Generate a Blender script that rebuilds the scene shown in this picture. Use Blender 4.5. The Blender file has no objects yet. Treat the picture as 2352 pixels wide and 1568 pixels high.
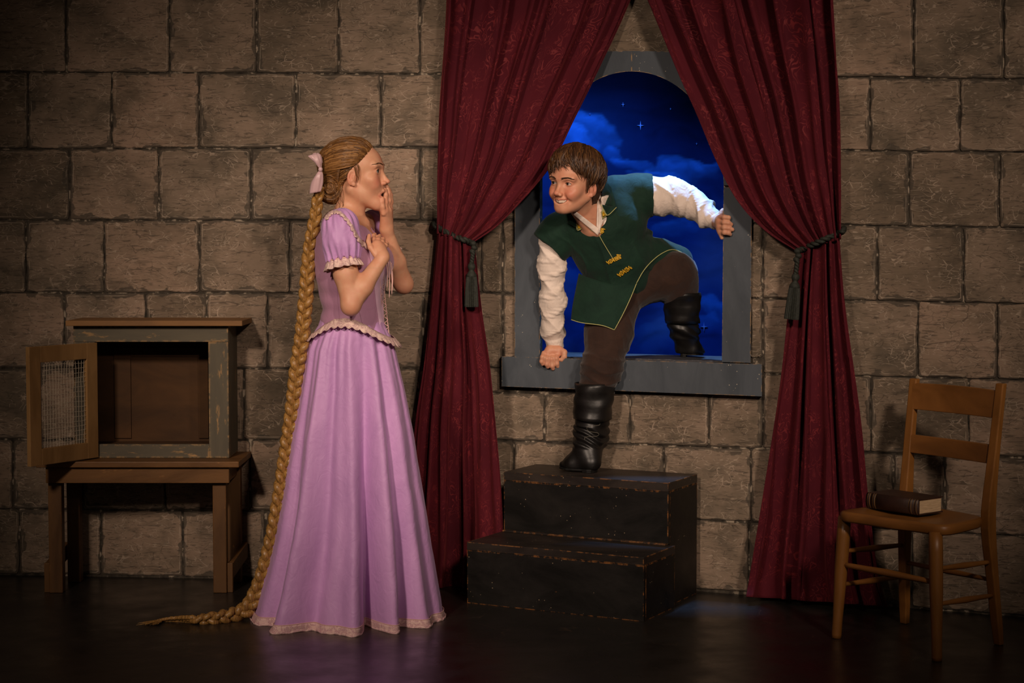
import bpy, bmesh, math, random
import numpy as np
from mathutils import Vector, Matrix
from mathutils.bvhtree import BVHTree
random.seed(7)
C = bpy.context.scene.collection
PI = math.pi

# ------------------------------------------------------------ camera, world, light, exposure
F, CX, CY, HZ = 4180.0, 1176.0, 784.0, 1.32
PITCH = math.atan(239.0 / F)
cam_data = bpy.data.cameras.new('camera')
cam = bpy.data.objects.new('camera', cam_data)
C.objects.link(cam)
cam.location = (0, 0, HZ)
cam.rotation_euler = (PI / 2 - PITCH, 0, 0)
cam_data.sensor_width = 36
cam_data.lens = F / 2352 * 36
cam_data.clip_end = 60
bpy.context.scene.camera = cam

world = bpy.data.worlds.new('world')
bpy.context.scene.world = world
world.use_nodes = True
world.node_tree.nodes['Background'].inputs['Color'].default_value = (1.0, 0.75, 0.55, 1)
world.node_tree.nodes['Background'].inputs['Strength'].default_value = 0.024

def spot(name, loc, aim, power, col, size=40, blend=0.8, rad=0.12):
    l = bpy.data.lights.new(name, 'SPOT')
    l.energy = power; l.color = col; l.spot_size = math.radians(size); l.spot_blend = blend; l.shadow_soft_size = rad
    o = bpy.data.objects.new(name, l); C.objects.link(o)
    o.location = loc
    o.rotation_euler = (Vector(aim) - Vector(loc)).to_track_quat('-Z', 'Y').to_euler()
    return o
WARM = (1.0, 0.78, 0.62)
spot('stage_light', (-2.2, 0.4, 3.6), (-0.40, 6.6, 1.00), 880, WARM, 33, 1.0, 0.28)
spot('stage_light', (2.2, 0.6, 3.6), (0.62, 6.8, 1.10), 820, WARM, 31, 1.0, 0.28)
spot('stage_light', (1.2, 0.2, 3.0), (-0.35, 6.4, 1.15), 430, WARM, 20, 1.0, 0.15)
spot('blue_stage_light', (0.62, 7.03, 2.75), (0.60, 6.96, 1.0), 360, (0.20, 0.46, 1.0), 46, 0.8, 0.06)
spot('blue_stage_light', (0.35, 7.35, 2.75), (0.45, 8.5, 1.15), 120, (0.10, 0.30, 1.0), 62, 0.9, 0.20)

vs = bpy.context.scene.view_settings
vs.view_transform = 'Standard'; vs.look = 'None'; vs.gamma = 1.0; vs.use_curve_mapping = False
vs.exposure = 0.0

# ------------------------------------------------------------ pixel helpers
FW = np.array([0, math.cos(PITCH), -math.sin(PITCH)])
UP = np.array([0, math.sin(PITCH), math.cos(PITCH)])
CAM = np.array([0, 0, HZ])
def ray(px, py):
    d = FW + np.array([1, 0, 0]) * (px - CX) / F + UP * (CY - py) / F
    return d
def at(px, py, Y):
    d = ray(px, py)
    return CAM + d * (Y / d[1])
def floor_at(px, py):
    d = ray(px, py)
    return CAM + d * (-HZ / d[2])
class Plane:
    def __init__(s, a, b):            # vertical plane through two floor points, normal towards the camera
        s.a = np.array(a); s.u = (b - a) / np.linalg.norm(b - a)
        s.n = np.array([s.u[1], -s.u[0], 0.0])
        if s.n[1] > 0: s.n = -s.n
    def at(s, px, py, off=0.0):
        d = ray(px, py)
        t = ((s.a + s.n * off - CAM) @ s.n) / (d @ s.n)
        return CAM + d * t
    def Y(s, px, off=0.0): return s.at(px, 800, off)[1]
WL = Plane(floor_at(0, 1320), floor_at(1000, 1337))
WR = Plane(floor_at(1060, 1314), floor_at(2352, 1417))

# ------------------------------------------------------------ object helpers
OFF = {}
def wloc(o):
    return OFF.get(o.name, np.zeros(3)) if o else np.zeros(3)
def empty(name, loc, label=None, cat=None, group=None, parent=None):
    o = bpy.data.objects.new(name, None); C.objects.link(o)
    o.empty_display_size = 0.1
    o.location = Vector(np.array(loc) - wloc(parent)); OFF[o.name] = np.array(loc, float)
    if parent: o.parent = parent
    if label: o['label'] = label
    if cat: o['category'] = cat
    if group: o['group'] = group
    return o
def link(name, me, mat, parent=None, **props):
    o = bpy.data.objects.new(name, me); C.objects.link(o)
    if mat: me.materials.append(mat)
    off = wloc(parent)
    if parent is not None:
        o.parent = parent
        me.transform(Matrix.Translation(Vector(-off)))
    OFF[o.name] = off
    for k, v in props.items(): o[k] = v
    return o
def mesh_np(name, V, Q, smooth=True, col=None, uv=None):
    """V (n,3) array, Q (m,4) quads or list of faces"""
    me = bpy.data.meshes.new(name)
    if isinstance(Q, np.ndarray):
        me.vertices.add(len(V)); me.vertices.foreach_set('co', np.asarray(V, np.float32).ravel())
        k = Q.shape[1]
        me.loops.add(Q.size); me.loops.foreach_set('vertex_index', Q.astype(np.int32).ravel())
        me.polygons.add(len(Q)); me.polygons.foreach_set('loop_start', np.arange(0, Q.size, k, dtype=np.int32))
        me.update(calc_edges=True); me.validate()
    else:
        me.from_pydata([tuple(map(float, v)) for v in V], [], [tuple(map(int, f)) for f in Q]); me.update()
    if smooth: me.polygons.foreach_set('use_smooth', np.ones(len(me.polygons), bool))
    if col is not None:
        a = me.color_attributes.new('Col', 'FLOAT_COLOR', 'POINT')
        c = np.ones((len(V), 4), np.float32); c[:, :3] = col
        a.data.foreach_set('color', c.ravel())
    if uv is not None:
        l = me.uv_layers.new(name='UVMap')
        idx = np.zeros(len(me.loops), np.int32); me.loops.foreach_get('vertex_index', idx)
        l.data.foreach_set('uv', np.asarray(uv, np.float32)[idx].ravel())
    return me
def grid_faces(nu, nv, wrap=False):
    """vertices indexed v*nu+u"""
    f = []
    for j in range(nv - 1):
        for i in range(nu if wrap else nu - 1):
            i2 = (i + 1) % nu
            f.append((j * nu + i, j * nu + i2, (j + 1) * nu + i2, (j + 1) * nu + i))
    return np.array(f, np.int32)
def solid_sheet(P, nu, nv, th, nrm=None):
    """P (nv*nu,3) sheet -> closed thin solid"""
    G = P.reshape(nv, nu, 3)
    du = np.gradient(G, axis=1); dv = np.gradient(G, axis=0)
    n = np.cross(du, dv); n /= (np.linalg.norm(n, axis=2, keepdims=True) + 1e-9)
    A = (G + n * th / 2).reshape(-1, 3); B = (G - n * th / 2).reshape(-1, 3)
    V = np.vstack([A, B]); N = nu * nv
    f = [tuple(q) for q in grid_faces(nu, nv)]
    f += [tuple(N + x for x in reversed(q)) for q in grid_faces(nu, nv)]
    ring = [i for i in range(nu)] + [j * nu + nu - 1 for j in range(1, nv)] + [(nv - 1) * nu + i for i in range(nu - 2, -1, -1)] + [j * nu for j in range(nv - 2, 0, -1)]
    for k in range(len(ring)):
        a, b = ring[k], ring[(k + 1) % len(ring)]
        f.append((b, a, N + a, N + b))
    return V, np.array(f, np.int32)

class MB:
    """collects simple solids into one mesh"""
    def __init__(s): s.V = []; s.F = []; s.n = 0
    def add(s, V, Fs):
        V = np.asarray(V, float)
        s.V.append(V); s.F += [tuple(int(i) + s.n for i in f) for f in Fs]; s.n += len(V); return s
    def hexa(s, P):
        """P: 8 points, 0-3 bottom ring, 4-7 top ring"""
        return s.add(P, [(3, 2, 1, 0), (4, 5, 6, 7), (0, 1, 5, 4), (1, 2, 6, 5), (2, 3, 7, 6), (3, 0, 4, 7)])
    def box(s, o, x0, x1, y0, y1, z0, z1, ax=(1, 0, 0), ay=(0, 1, 0), az=(0, 0, 1)):
        o, ax, ay, az = map(np.array, (o, ax, ay, az))
        P = [o + ax * x + ay * y + az * z for z in (z0, z1) for x, y in ((x0, y0), (x1, y0), (x1, y1), (x0, y1))]
        return s.hexa(P)
    def tube(s, pts, rad, n=10, cap=True, flat=1.0, up=None):
        V, Fs = tube_np(pts, rad, n, cap, flat, up)
        return s.add(V, Fs)
    def beam(s, a, b, w, h, side=None):
        """rectangular bar between a and b; w along side"""
        a = np.array(a, float); b = np.array(b, float)
        d = (b - a) / np.linalg.norm(b - a)
        sd = np.array(side if side is not None else (1, 0, 0), float); sd -= d * (sd @ d); sd /= np.linalg.norm(sd)
        t = np.cross(d, sd)
        P = [p + sd * x * w / 2 + t * y * h / 2 for p in (a, b) for x, y in ((-1, -1), (1, -1), (1, 1), (-1, 1))]
        return s.hexa(P)
    def lathe(s, o, prof, n=16, axis=(0, 0, 1), ridge=0, ramp=0.0):
        o = np.array(o, float); az = np.array(axis, float); az /= np.linalg.norm(az)
        ax = np.cross(az, (0, 1, 0)); ax /= np.linalg.norm(ax); ay = np.cross(az, ax)
        V = []
        for r, z in prof:
            for k in range(n):
                a = 2 * PI * k / n
                rr = r * (1 + ramp * (1 if k % 2 else -1) * (1 if ridge else 0))
                V.append(o + az * z + (ax * math.cos(a) + ay * math.sin(a)) * rr)
        Fs = [tuple(q) for q in grid_faces(n, len(prof), True)]
        Fs.append(tuple(range(n - 1, -1, -1))); Fs.append(tuple((len(prof) - 1) * n + i for i in range(n)))
        return s.add(V, Fs)
    def build(s, name, mat, parent=None, smooth=False, bevel=0.0, seg=2, fixn=True, **props):
        me = mesh_np(name, np.vstack(s.V), s.F, smooth)
        if bevel > 0 or fixn:
            bm = bmesh.new(); bm.from_mesh(me)
            bmesh.ops.recalc_face_normals(bm, faces=bm.faces)
            if bevel > 0:
                bmesh.ops.bevel(bm, geom=list(bm.edges), offset=bevel, segments=seg, profile=0.5, affect='EDGES', clamp_overlap=True)
            bm.to_mesh(me); bm.free()
        return link(name, me, mat, parent, **props)
def tube_np(pts, rad, n=10, cap=True, flat=1.0, up=None):
    P = np.array(pts, float); m = len(P)
    R = np.full(m, rad, float) if np.isscalar(rad) else np.array(rad, float)
    T = np.gradient(P, axis=0); T /= (np.linalg.norm(T, axis=1, keepdims=True) + 1e-12)
    u = np.array(up if up is not None else (0.13, 0.97, 0.21), float)
    V = []
    for i in range(m):
        a = u - T[i] * (u @ T[i]); ln = np.linalg.norm(a)
        a = a / ln if ln > 1e-6 else np.cross(T[i], (1, 0, 0))
        if up is None: u = a
        b = np.cross(T[i], a)
        for k in range(n):
            th = 2 * PI * k / n
            V.append(P[i] + R[i] * (a * math.cos(th) * flat + b * math.sin(th)))
    Fs = [tuple(q) for q in grid_faces(n, m, True)]
    if cap:
        Fs.append(tuple(range(n - 1, -1, -1))); Fs.append(tuple((m - 1) * n + i for i in range(n)))
    return np.array(V), Fs
def smooth_path(pts, n):
    """Catmull-Rom through points"""
    P = np.array(pts, float); P = np.vstack([2 * P[0] - P[1], P, 2 * P[-1] - P[-2]])
    m = len(P) - 3; out = []
    for t in np.linspace(0, m - 1e-9, n):
        i = int(t); f = t - i
        a, b, c, d = P[i:i + 4]
        out.append(0.5 * ((2 * b) + (-a + c) * f + (2 * a - 5 * b + 4 * c - d) * f * f + (-a + 3 * b - 3 * c + d) * f ** 3))
    return np.array(out)

# ------------------------------------------------------------ numpy noise
_rng = np.random.RandomState(3)
_LAT = _rng.rand(32, 32, 32).astype(np.float32)
def vnoise(P, scale=1.0):
    P = np.asarray(P, np.float64) * scale + 100.0
    i = np.floor(P).astype(int); f = P - i; f = f * f * (3 - 2 * f); i &= 31; j = (i + 1) & 31
    x, y, z = f[..., 0], f[..., 1], f[..., 2]
    g = lambda a, b, c: _LAT[a, b, c]
    c00 = g(i[..., 0], i[..., 1], i[..., 2]) * (1 - x) + g(j[..., 0], i[..., 1], i[..., 2]) * x
    c10 = g(i[..., 0], j[..., 1], i[..., 2]) * (1 - x) + g(j[..., 0], j[..., 1], i[..., 2]) * x
    c01 = g(i[..., 0], i[..., 1], j[..., 2]) * (1 - x) + g(j[..., 0], i[..., 1], j[..., 2]) * x
    c11 = g(i[..., 0], j[..., 1], j[..., 2]) * (1 - x) + g(j[..., 0], j[..., 1], j[..., 2]) * x
    return (c00 * (1 - y) + c10 * y) * (1 - z) + (c01 * (1 - y) + c11 * y) * z
def fbm(P, scale=1.0, oct=4):
    s = 0; a = 0.5; t = 0
    for k in range(oct):
        s = s + a * vnoise(P, scale * 2 ** k); t += a; a *= 0.5
    return s / t

# ------------------------------------------------------------ signed distance modelling
class SDF:
    def __init__(s): s.prims = []; s.x = (np.zeros(3), np.eye(3), 1.0)
    def xf(s, o=(0, 0, 0), R=None, sc=1.0): s.x = (np.array(o, float), np.eye(3) if R is None else R, sc)
    def _w(s, p): o, R, sc = s.x; return o + sc * (R @ np.array(p, float))
    def cone(s, a, b, ra, rb, k=0.01, op='+'):
        sc = s.x[2]; a = s._w(a); b = s._w(b); ra *= sc; rb *= sc; k *= sc
        def fn(X, Y, Z):
            ba = b - a; L = max(ba @ ba, 1e-12)
            t = np.clip(((X - a[0]) * ba[0] + (Y - a[1]) * ba[1] + (Z - a[2]) * ba[2]) / L, 0, 1)
            return np.sqrt((X - a[0] - t * ba[0]) ** 2 + (Y - a[1] - t * ba[1]) ** 2 + (Z - a[2] - t * ba[2]) ** 2) - (ra + (rb - ra) * t)
        r = max(ra, rb)
        s.prims.append((fn, np.minimum(a, b) - r, np.maximum(a, b) + r, k, op)); return s
    def chain(s, pts, rads, k=0.01, op='+'):
        for i in range(len(pts) - 1): s.cone(pts[i], pts[i + 1], rads[i], rads[i + 1], k, op)
        return s
    def ell(s, c, r, k=0.01, op='+', R=None):
        """ellipsoid; extra rotation R inside the current frame"""
        o, RR, sc = s.x; c = s._w(c); r = np.array(r, float) * sc; k *= sc
        M = RR if R is None else RR @ R
        def fn(X, Y, Z):
            dx, dy, dz = X - c[0], Y - c[1], Z - c[2]
            a = (dx * M[0, 0] + dy * M[1, 0] + dz * M[2, 0]); b = (dx * M[0, 1] + dy * M[1, 1] + dz * M[2, 1]); e = (dx * M[0, 2] + dy * M[1, 2] + dz * M[2, 2])
            k0 = np.sqrt((a / r[0]) ** 2 + (b / r[1]) ** 2 + (e / r[2]) ** 2)
            k1 = np.sqrt((a / r[0] ** 2) ** 2 + (b / r[1] ** 2) ** 2 + (e / r[2] ** 2) ** 2) + 1e-9
            return k0 * (k0 - 1) / k1
        m = r.max()
        s.prims.append((fn, c - m, c + m, k, op)); return s
    def stack(s, rows, k=0.01, op='+', grow=0.0):
        """rows: (z, cx, cy, rx, ry) sorted by z; lofted ellipses"""
        A = np.array(sorted(rows)); z, cx, cy, rx, ry = A.T; rx = rx + grow; ry = ry + grow
        def fn(X, Y, Z):
            x0 = np.interp(Z, z, cx); y0 = np.interp(Z, z, cy); a = np.interp(Z, z, rx); b = np.interp(Z, z, ry)
            q = np.sqrt(((X - x0) / a) ** 2 + ((Y - y0) / b) ** 2)
            d = (q - 1) * np.minimum(a, b) * 0.9
            dz = np.maximum(z[0] - Z, Z - z[-1])
            return np.maximum(d, dz)
        lo = np.array([(cx - rx).min(), (cy - ry).min(), z[0]]); hi = np.array([(cx + rx).max(), (cy + ry).max(), z[-1]])
        s.prims.append((fn, lo, hi, k, op)); return s
    def func(s, fn, lo, hi, k=0.005, op='-'):
        s.prims.append((fn, np.array(lo, float), np.array(hi, float), k, op)); return s
    def half(s, p, n, k=0.004, op='-', reach=None):
        """removes the side the normal n points to"""
        p = np.array(p, float); n = np.array(n, float); n /= np.linalg.norm(n)
        def fn(X, Y, Z): return -((X - p[0]) * n[0] + (Y - p[1]) * n[1] + (Z - p[2]) * n[2])
        r = 50 if reach is None else reach
        s.prims.append((fn, p - r, p + r, k, op)); return s
    def bounds(s):
        P = [q for q in s.prims if q[4] == '+']
        return np.min([q[1] for q in P], 0) - 0.01, np.max([q[2] for q in P], 0) + 0.01
    def field(s, lo, hi, h):
        n = np.maximum(np.ceil((hi - lo) / h).astype(int) + 1, 3)
        g = np.full(n, 1.0, np.float32)
        ax = [lo[d] + h * np.arange(n[d]) for d in range(3)]
        for fn, a, b, k, op in s.prims:
            m = k * 1.5 + 3 * h
            i0 = np.clip(np.floor((a - m - lo) / h).astype(int), 0, n); i1 = np.clip(np.ceil((b + m - lo) / h).astype(int) + 1, 0, n)
            if np.any(i1 <= i0): continue
            sl = tuple(slice(i0[d], i1[d]) for d in range(3))
            X = ax[0][sl[0]][:, None, None]; Y = ax[1][sl[1]][None, :, None]; Z = ax[2][sl[2]][None, None, :]
            d = fn(X, Y, Z); d = np.broadcast_to(d, g[sl].shape); cur = g[sl]
            k = max(k, 1e-5)
            if op == '+':
                hh = np.maximum(k - np.abs(cur - d), 0) / k
                g[sl] = np.minimum(cur, d) - hh * hh * k * 0.25
            elif op == '-':
                d = -d; hh = np.maximum(k - np.abs(cur - d), 0) / k
                g[sl] = np.maximum(cur, d) + hh * hh * k * 0.25
        return g
    def mesh(s, h=0.004, regions=None, smooth=1):
        """regions: list of (lo, hi, h) fine boxes; the rest is meshed with h"""
        lo, hi = s.bounds(); Vs = []; Qs = []; n = 0
        regs = (regions or []) + [(lo, hi, h)]
        for ri, (a, b, hh) in enumerate(regs):
            a = np.maximum(np.array(a, float), lo); b = np.minimum(np.array(b, float), hi)
            if np.any(b <= a): continue
            V, Q = surface_net(s.field(a, b, hh), a, hh, smooth)
            if len(Q) == 0: continue
            cen = V[Q].mean(1); keep = np.ones(len(Q), bool)
            for (a2, b2, h2) in regs[:ri]:
                keep &= ~np.all((cen > np.array(a2) + h2 * 2.5) & (cen < np.array(b2) - h2 * 2.5), axis=1)
            Q = Q[keep]
            Vs.append(V); Qs.append(Q + n); n += len(V)
        V = np.vstack(Vs); Q = np.vstack(Qs)
        used = np.unique(Q); mp = np.zeros(len(V), int); mp[used] = np.arange(len(used))
        return V[used], mp[Q]
def surface_net(g, lo, h, smooth=1):
    s = g < 0
    c = np.zeros(np.array(g.shape) - 1, np.int8)
    sh = [(i, j, k) for i in (0, 1) for j in (0, 1) for k in (0, 1)]
    nx, ny, nz = g.shape
    for i, j, k in sh: c += s[i:nx - 1 + i, j:ny - 1 + j, k:nz - 1 + k]
    act = (c > 0) & (c < 8)
    I = np.argwhere(act)
    if len(I) == 0: return np.zeros((0, 3)), np.zeros((0, 4), int)
    idx = np.full(act.shape, -1, np.int32); idx[act] = np.arange(len(I))
    val = np.stack([g[I[:, 0] + i, I[:, 1] + j, I[:, 2] + k] for i, j, k in sh], 1)
    acc = np.zeros((len(I), 3)); cnt = np.zeros(len(I))
    corner = np.array(sh, float)
    for a in range(8):
        for b in range(a + 1, 8):
            if np.abs(corner[a] - corner[b]).sum() != 1: continue
            m = (val[:, a] < 0) != (val[:, b] < 0)
            t = val[m, a] / (val[m, a] - val[m, b])
            acc[m] += corner[a] + t[:, None] * (corner[b] - corner[a]); cnt[m] += 1
    V = lo + (I + acc / cnt[:, None]) * h
    Q = []
    for ax in range(3):
        b, cc = [(1, 2), (2, 0), (0, 1)][ax]
        sl0 = [slice(None)] * 3; sl1 = [slice(None)] * 3
        sl0[ax] = slice(0, -1); sl1[ax] = slice(1, None)
        A = s[tuple(sl0)]; B = s[tuple(sl1)]
        E = np.argwhere(A != B)
        E = E[(E[:, b] > 0) & (E[:, cc] > 0) & (E[:, b] < g.shape[b] - 1) & (E[:, cc] < g.shape[cc] - 1)]
        flip = A[E[:, 0], E[:, 1], E[:, 2]]
        def cell(db, dc):
            e = E.copy(); e[:, b] += db; e[:, cc] += dc
            return idx[e[:, 0], e[:, 1], e[:, 2]]
        q = np.stack([cell(-1, -1), cell(0, -1), cell(0, 0), cell(-1, 0)], 1)
        q[~flip] = q[~flip][:, ::-1]
        Q.append(q)
    Q = np.vstack(Q); Q = Q[(Q >= 0).all(1)]
    for _ in range(smooth):
        S = np.zeros_like(V); N = np.zeros(len(V))
        for a in range(4):
            b = (a + 1) % 4
            np.add.at(S, Q[:, a], V[Q[:, b]]); np.add.at(N, Q[:, a], 1)
        N[N == 0] = 1
        ok = (N >= 3)[:, None]
        V = np.where(ok, V * 0.5 + 0.5 * S / N[:, None], V)
    return V, Q
def relax(V, Q, n=2, w=0.5):
    for _ in range(n):
        S = np.zeros_like(V); N = np.zeros(len(V))
        for a in range(4):
            b = (a + 1) % 4
            np.add.at(S, Q[:, a], V[Q[:, b]]); np.add.at(N, Q[:, a], 1)
        N[N == 0] = 1; V = V * (1 - w) + w * S / N[:, None]
    return V
def vnormals(V, Q):
    n = np.cross(V[Q[:, 2]] - V[Q[:, 0]], V[Q[:, 3]] - V[Q[:, 1]])
    N = np.zeros_like(V)
    for a in range(4): np.add.at(N, Q[:, a], n)
    return N / (np.linalg.norm(N, axis=1, keepdims=True) + 1e-12)
def rotm(ax, deg):
    a = math.radians(deg); c, s = math.cos(a), math.sin(a)
    if ax == 'x': return np.array([[1, 0, 0], [0, c, -s], [0, s, c]])
    if ax == 'y': return np.array([[c, 0, s], [0, 1, 0], [-s, 0, c]])
    return np.array([[c, -s, 0], [s, c, 0], [0, 0, 1]])
class Caster:
    """finds the surface of some meshes behind a pixel"""
    def __init__(s, parts):
        Vs = []; Fs = []; n = 0
        for V, Q in parts:
            Vs.append(V); Fs.append(Q + n); n += len(V)
        s.t = BVHTree.FromPolygons([tuple(v) for v in np.vstack(Vs)], [tuple(int(i) for i in q) for q in np.vstack(Fs)])
    def at(s, px, py, off=0.003, dflt=None):
        d = Vector(ray(px, py)).normalized()
        hit = s.t.ray_cast(Vector(CAM), d)
        if hit[0] is None:
            return at(px, py, dflt) if dflt else None
        return np.array(hit[0] - d * off)
# ------------------------------------------------------------ materials
def srgb(r, g, b):
    f = lambda c: (c / 255 / 12.92) if c / 255 <= 0.04045 else ((c / 255 + 0.055) / 1.055) ** 2.4
    return (f(r), f(g), f(b), 1)
class NT:
    def __init__(s, name, rough=0.6, spec=0.4):
        s.m = bpy.data.materials.new(name); s.m.use_nodes = True
        s.t = s.m.node_tree; s.b = s.t.nodes['Principled BSDF']
        s.b.inputs['Roughness'].default_value = rough
        s.b.inputs['Specular IOR Level'].default_value = spec
    def n(s, typ, ins=None, **kw):
        x = s.t.nodes.new('ShaderNode' + typ)
        for k, v in kw.items(): setattr(x, k, v)
        for k, v in (ins or {}).items(): s.put(x.inputs[k], v)
        return x
    def put(s, sock, v):
        if isinstance(v, bpy.types.NodeSocket): s.t.links.new(v, sock)
        elif isinstance(v, bpy.types.Node): s.t.links.new(v.outputs[0], sock)
        else: sock.default_value = v
    def set(s, k, v): s.put(s.b.inputs[k], v)
    def co(s, kind='Object', scale=(1, 1, 1), rot=(0, 0, 0), loc=(0, 0, 0)):
        if kind == 'World':
            g = s.n('NewGeometry').outputs['Position']
        else: g = s.n('TexCoord').outputs[kind]
        return s.n('Mapping', {'Vector': g, 'Scale': scale, 'Rotation': rot, 'Location': loc}).outputs[0]
    def noise(s, v, scale, detail=3, rough=0.55, dist=0.0):
        return s.n('TexNoise', {'Vector': v, 'Scale': scale, 'Detail': detail, 'Roughness': rough, 'Distortion': dist}).outputs['Fac']
    def ramp(s, f, stops):
        r = s.n('ValToRGB', {'Fac': f}); e = r.color_ramp.elements
        while len(e) < len(stops): e.new(0.5)
        for el, (p, c) in zip(e, stops):
            el.position = p; el.color = c if len(c) == 4 else (*c, 1)
        return r.outputs[0]
    def rng(s, f, a, b, c=0.0, d=1.0):
        return s.n('MapRange', {'Value': f, 'From Min': a, 'From Max': b, 'To Min': c, 'To Max': d}).outputs[0]
    def math(s, op, a, b=0.5):
        x = s.n('Math', operation=op); s.put(x.inputs[0], a); s.put(x.inputs[1], b); return x.outputs[0]
    def mix(s, f, a, b, blend='MIX'):
        x = s.n('Mix', data_type='RGBA', blend_type=blend); s.put(x.inputs[0], f)
        s.put(x.inputs[6], a); s.put(x.inputs[7], b); return x.outputs[2]
    def bump(s, h, strength=0.3, dist=0.01):
        s.set('Normal', s.n('Bump', {'Height': h, 'Strength': strength, 'Distance': dist}).outputs[0])
    def edge(s, radius=0.006):
        """0..1 mask on convex edges"""
        bv = s.n('Bevel', {'Radius': radius}, samples=4)
        g = s.n('NewGeometry')
        d = s.n('VectorMath', {0: bv.outputs[0], 1: g.outputs['Normal']}, operation='DOT_PRODUCT').outputs['Value']
        return s.rng(d, 0.99, 0.88)
GW = [1, 1, 1, 1]

def mat_block():
    m = NT('painted_block', 0.85, 0.2)
    info = m.n('ObjectInfo').outputs['Random']
    p = m.n('NewGeometry').outputs['Position']
    def sc(x, y, z, loc=(0, 0, 0)): return m.n('Mapping', {'Vector': p, 'Scale': (x, y, z), 'Location': loc}).outputs[0]
    big = m.noise(sc(1, 1, 1.4), 4.0, 4, 0.6)
    st = m.noise(sc(1, 1, 5.0), 9, 5, 0.65, 1.2)
    base = m.ramp(big, [(0.36, srgb(112, 102, 90)), (0.5, srgb(142, 127, 112)), (0.66, srgb(158, 140, 125))])
    base = m.mix(m.rng(st, 0.54, 0.66, 0, 0.55), base, srgb(94, 86, 76))
    tint = m.ramp(info, [(0, srgb(196, 190, 180)), (0.5, srgb(232, 226, 218)), (1, srgb(255, 242, 232))])
    base = m.mix(0.9, base, tint, 'MULTIPLY')
    # dark brush strokes
    dk = m.noise(sc(1, 1, 7.0, (2, 3, 4)), 15, 3, 0.6, 1.5)
    base = m.mix(m.rng(dk, 0.57, 0.63, 0, 0.6), base, srgb(66, 58, 50))
    # thin pale meandering lines
    n1 = m.noise(sc(1, 1, 2.4, (7, 1, 2)), 10, 2, 0.5, 0.8)
    fr = m.math('ABSOLUTE', m.math('SUBTRACT', m.math('FRACT', m.math('MULTIPLY', n1, 9.0)), 0.5))
    ln = m.math('MULTIPLY', m.rng(fr, 0.10, 0.03), m.rng(m.noise(p, 24, 2), 0.46, 0.56))
    base = m.mix(m.math('MULTIPLY', ln, 0.4), base, srgb(188, 170, 150))
    warp = m.n('TexNoise', {'Vector': p, 'Scale': 9.0, 'Detail': 2.0}).outputs['Color']
    pv = m.n('VectorMath', {0: p, 1: m.n('VectorMath', {0: warp, 'Scale': 0.10}, operation='SCALE').outputs[0]}, operation='ADD').outputs[0]
    vo = m.n('TexVoronoi', {'Vector': m.n('Mapping', {'Vector': pv, 'Scale': (1, 1, 2.4)}).outputs[0], 'Scale': 22.0}, feature='DISTANCE_TO_EDGE').outputs['Distance']
    line = m.math('MULTIPLY', m.rng(vo, 0.04, 0.01), m.rng(m.noise(p, 18, 2), 0.47, 0.58))
    base = m.mix(m.math('MULTIPLY', line, 0.6), base, m.mix(m.rng(m.noise(p, 8, 1), 0.48, 0.52), srgb(186, 166, 146), srgb(72, 62, 52)))
    dots = m.n('TexVoronoi', {'Vector': p, 'Scale': 60.0}).outputs['Distance']
    dm = m.math('MULTIPLY', m.rng(dots, 0.16, 0.08), m.rng(m.noise(p, 30, 1), 0.56, 0.6))
    base = m.mix(m.math('MULTIPLY', dm, 0.8), base, srgb(52, 44, 38))
    # blotchy dirt along the rim and a pale painted inner line (vertex colour: 1 in the middle, 0 at the rim)
    rim = m.n('Attribute', attribute_name='Col').outputs['Color']
    rn = m.math('ADD', m.rng(rim, 0, 1), m.rng(m.noise(p, 14, 3), 0.3, 0.7, -0.55, 0.55))
    base = m.mix(m.rng(rn, 0.30, 0.18, 0, 0.75), base, srgb(70, 64, 56))
    pl = m.math('MULTIPLY', m.rng(m.math('ABSOLUTE', m.math('SUBTRACT', m.rng(rim, 0, 1), 0.34)), 0.045, 0.015), m.rng(m.noise(p, 20, 2), 0.45, 0.6))
    base = m.mix(m.math('MULTIPLY', pl, 0.55), base, srgb(190, 172, 152))
    m.set('Base Color', base)
    m.bump(st, 0.12, 0.004)
    return m.m
def mat_mortar():
    m = NT('painted_mortar', 0.9, 0.2)
    n = m.noise(m.co('World'), 30, 4)
    m.set('Base Color', m.ramp(n, [(0.35, srgb(46, 41, 35)), (0.56, srgb(76, 69, 60)), (0.64, srgb(160, 146, 128))]))
    return m.m
def mat_paintwood(name, c0, c1, wear, rough=0.55, spec=0.35, grain=(1, 1, 1), wr=0.006, wa=1.0, speck=None, flaw=0.66):
    m = NT(name, rough, spec)
    p = m.co('World', grain)
    g = m.noise(p, 9, 5, 0.6, 0.6)
    b = m.mix(m.rng(g, 0.35, 0.68), c0, c1)
    fine = m.noise(m.co('World', tuple(x * 1.0 for x in grain)), 38, 4, 0.7)
    b = m.mix(m.rng(fine, flaw, flaw + 0.08, 0, 0.7), b, wear)
    e = m.edge(wr)
    en = m.math('MULTIPLY', e, m.rng(m.noise(m.co('World'), 34, 4, 0.65), 0.47, 0.60))
    b = m.mix(m.math('MULTIPLY', en, wa), b, wear)
    if speck:
        v = m.n('TexVoronoi', {'Vector': m.co('World'), 'Scale': 55.0}).outputs['Distance']
        sm = m.math('MULTIPLY', m.rng(v, 0.12, 0.06), m.rng(m.noise(m.co('World'), 12, 2), 0.56, 0.6))
        b = m.mix(sm, b, speck)
    m.set('Base Color', b)
    m.set('Roughness', m.rng(g, 0.3, 0.7, rough - 0.1, rough + 0.12))
    m.bump(fine, 0.15, 0.003)
    return m.m
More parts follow.
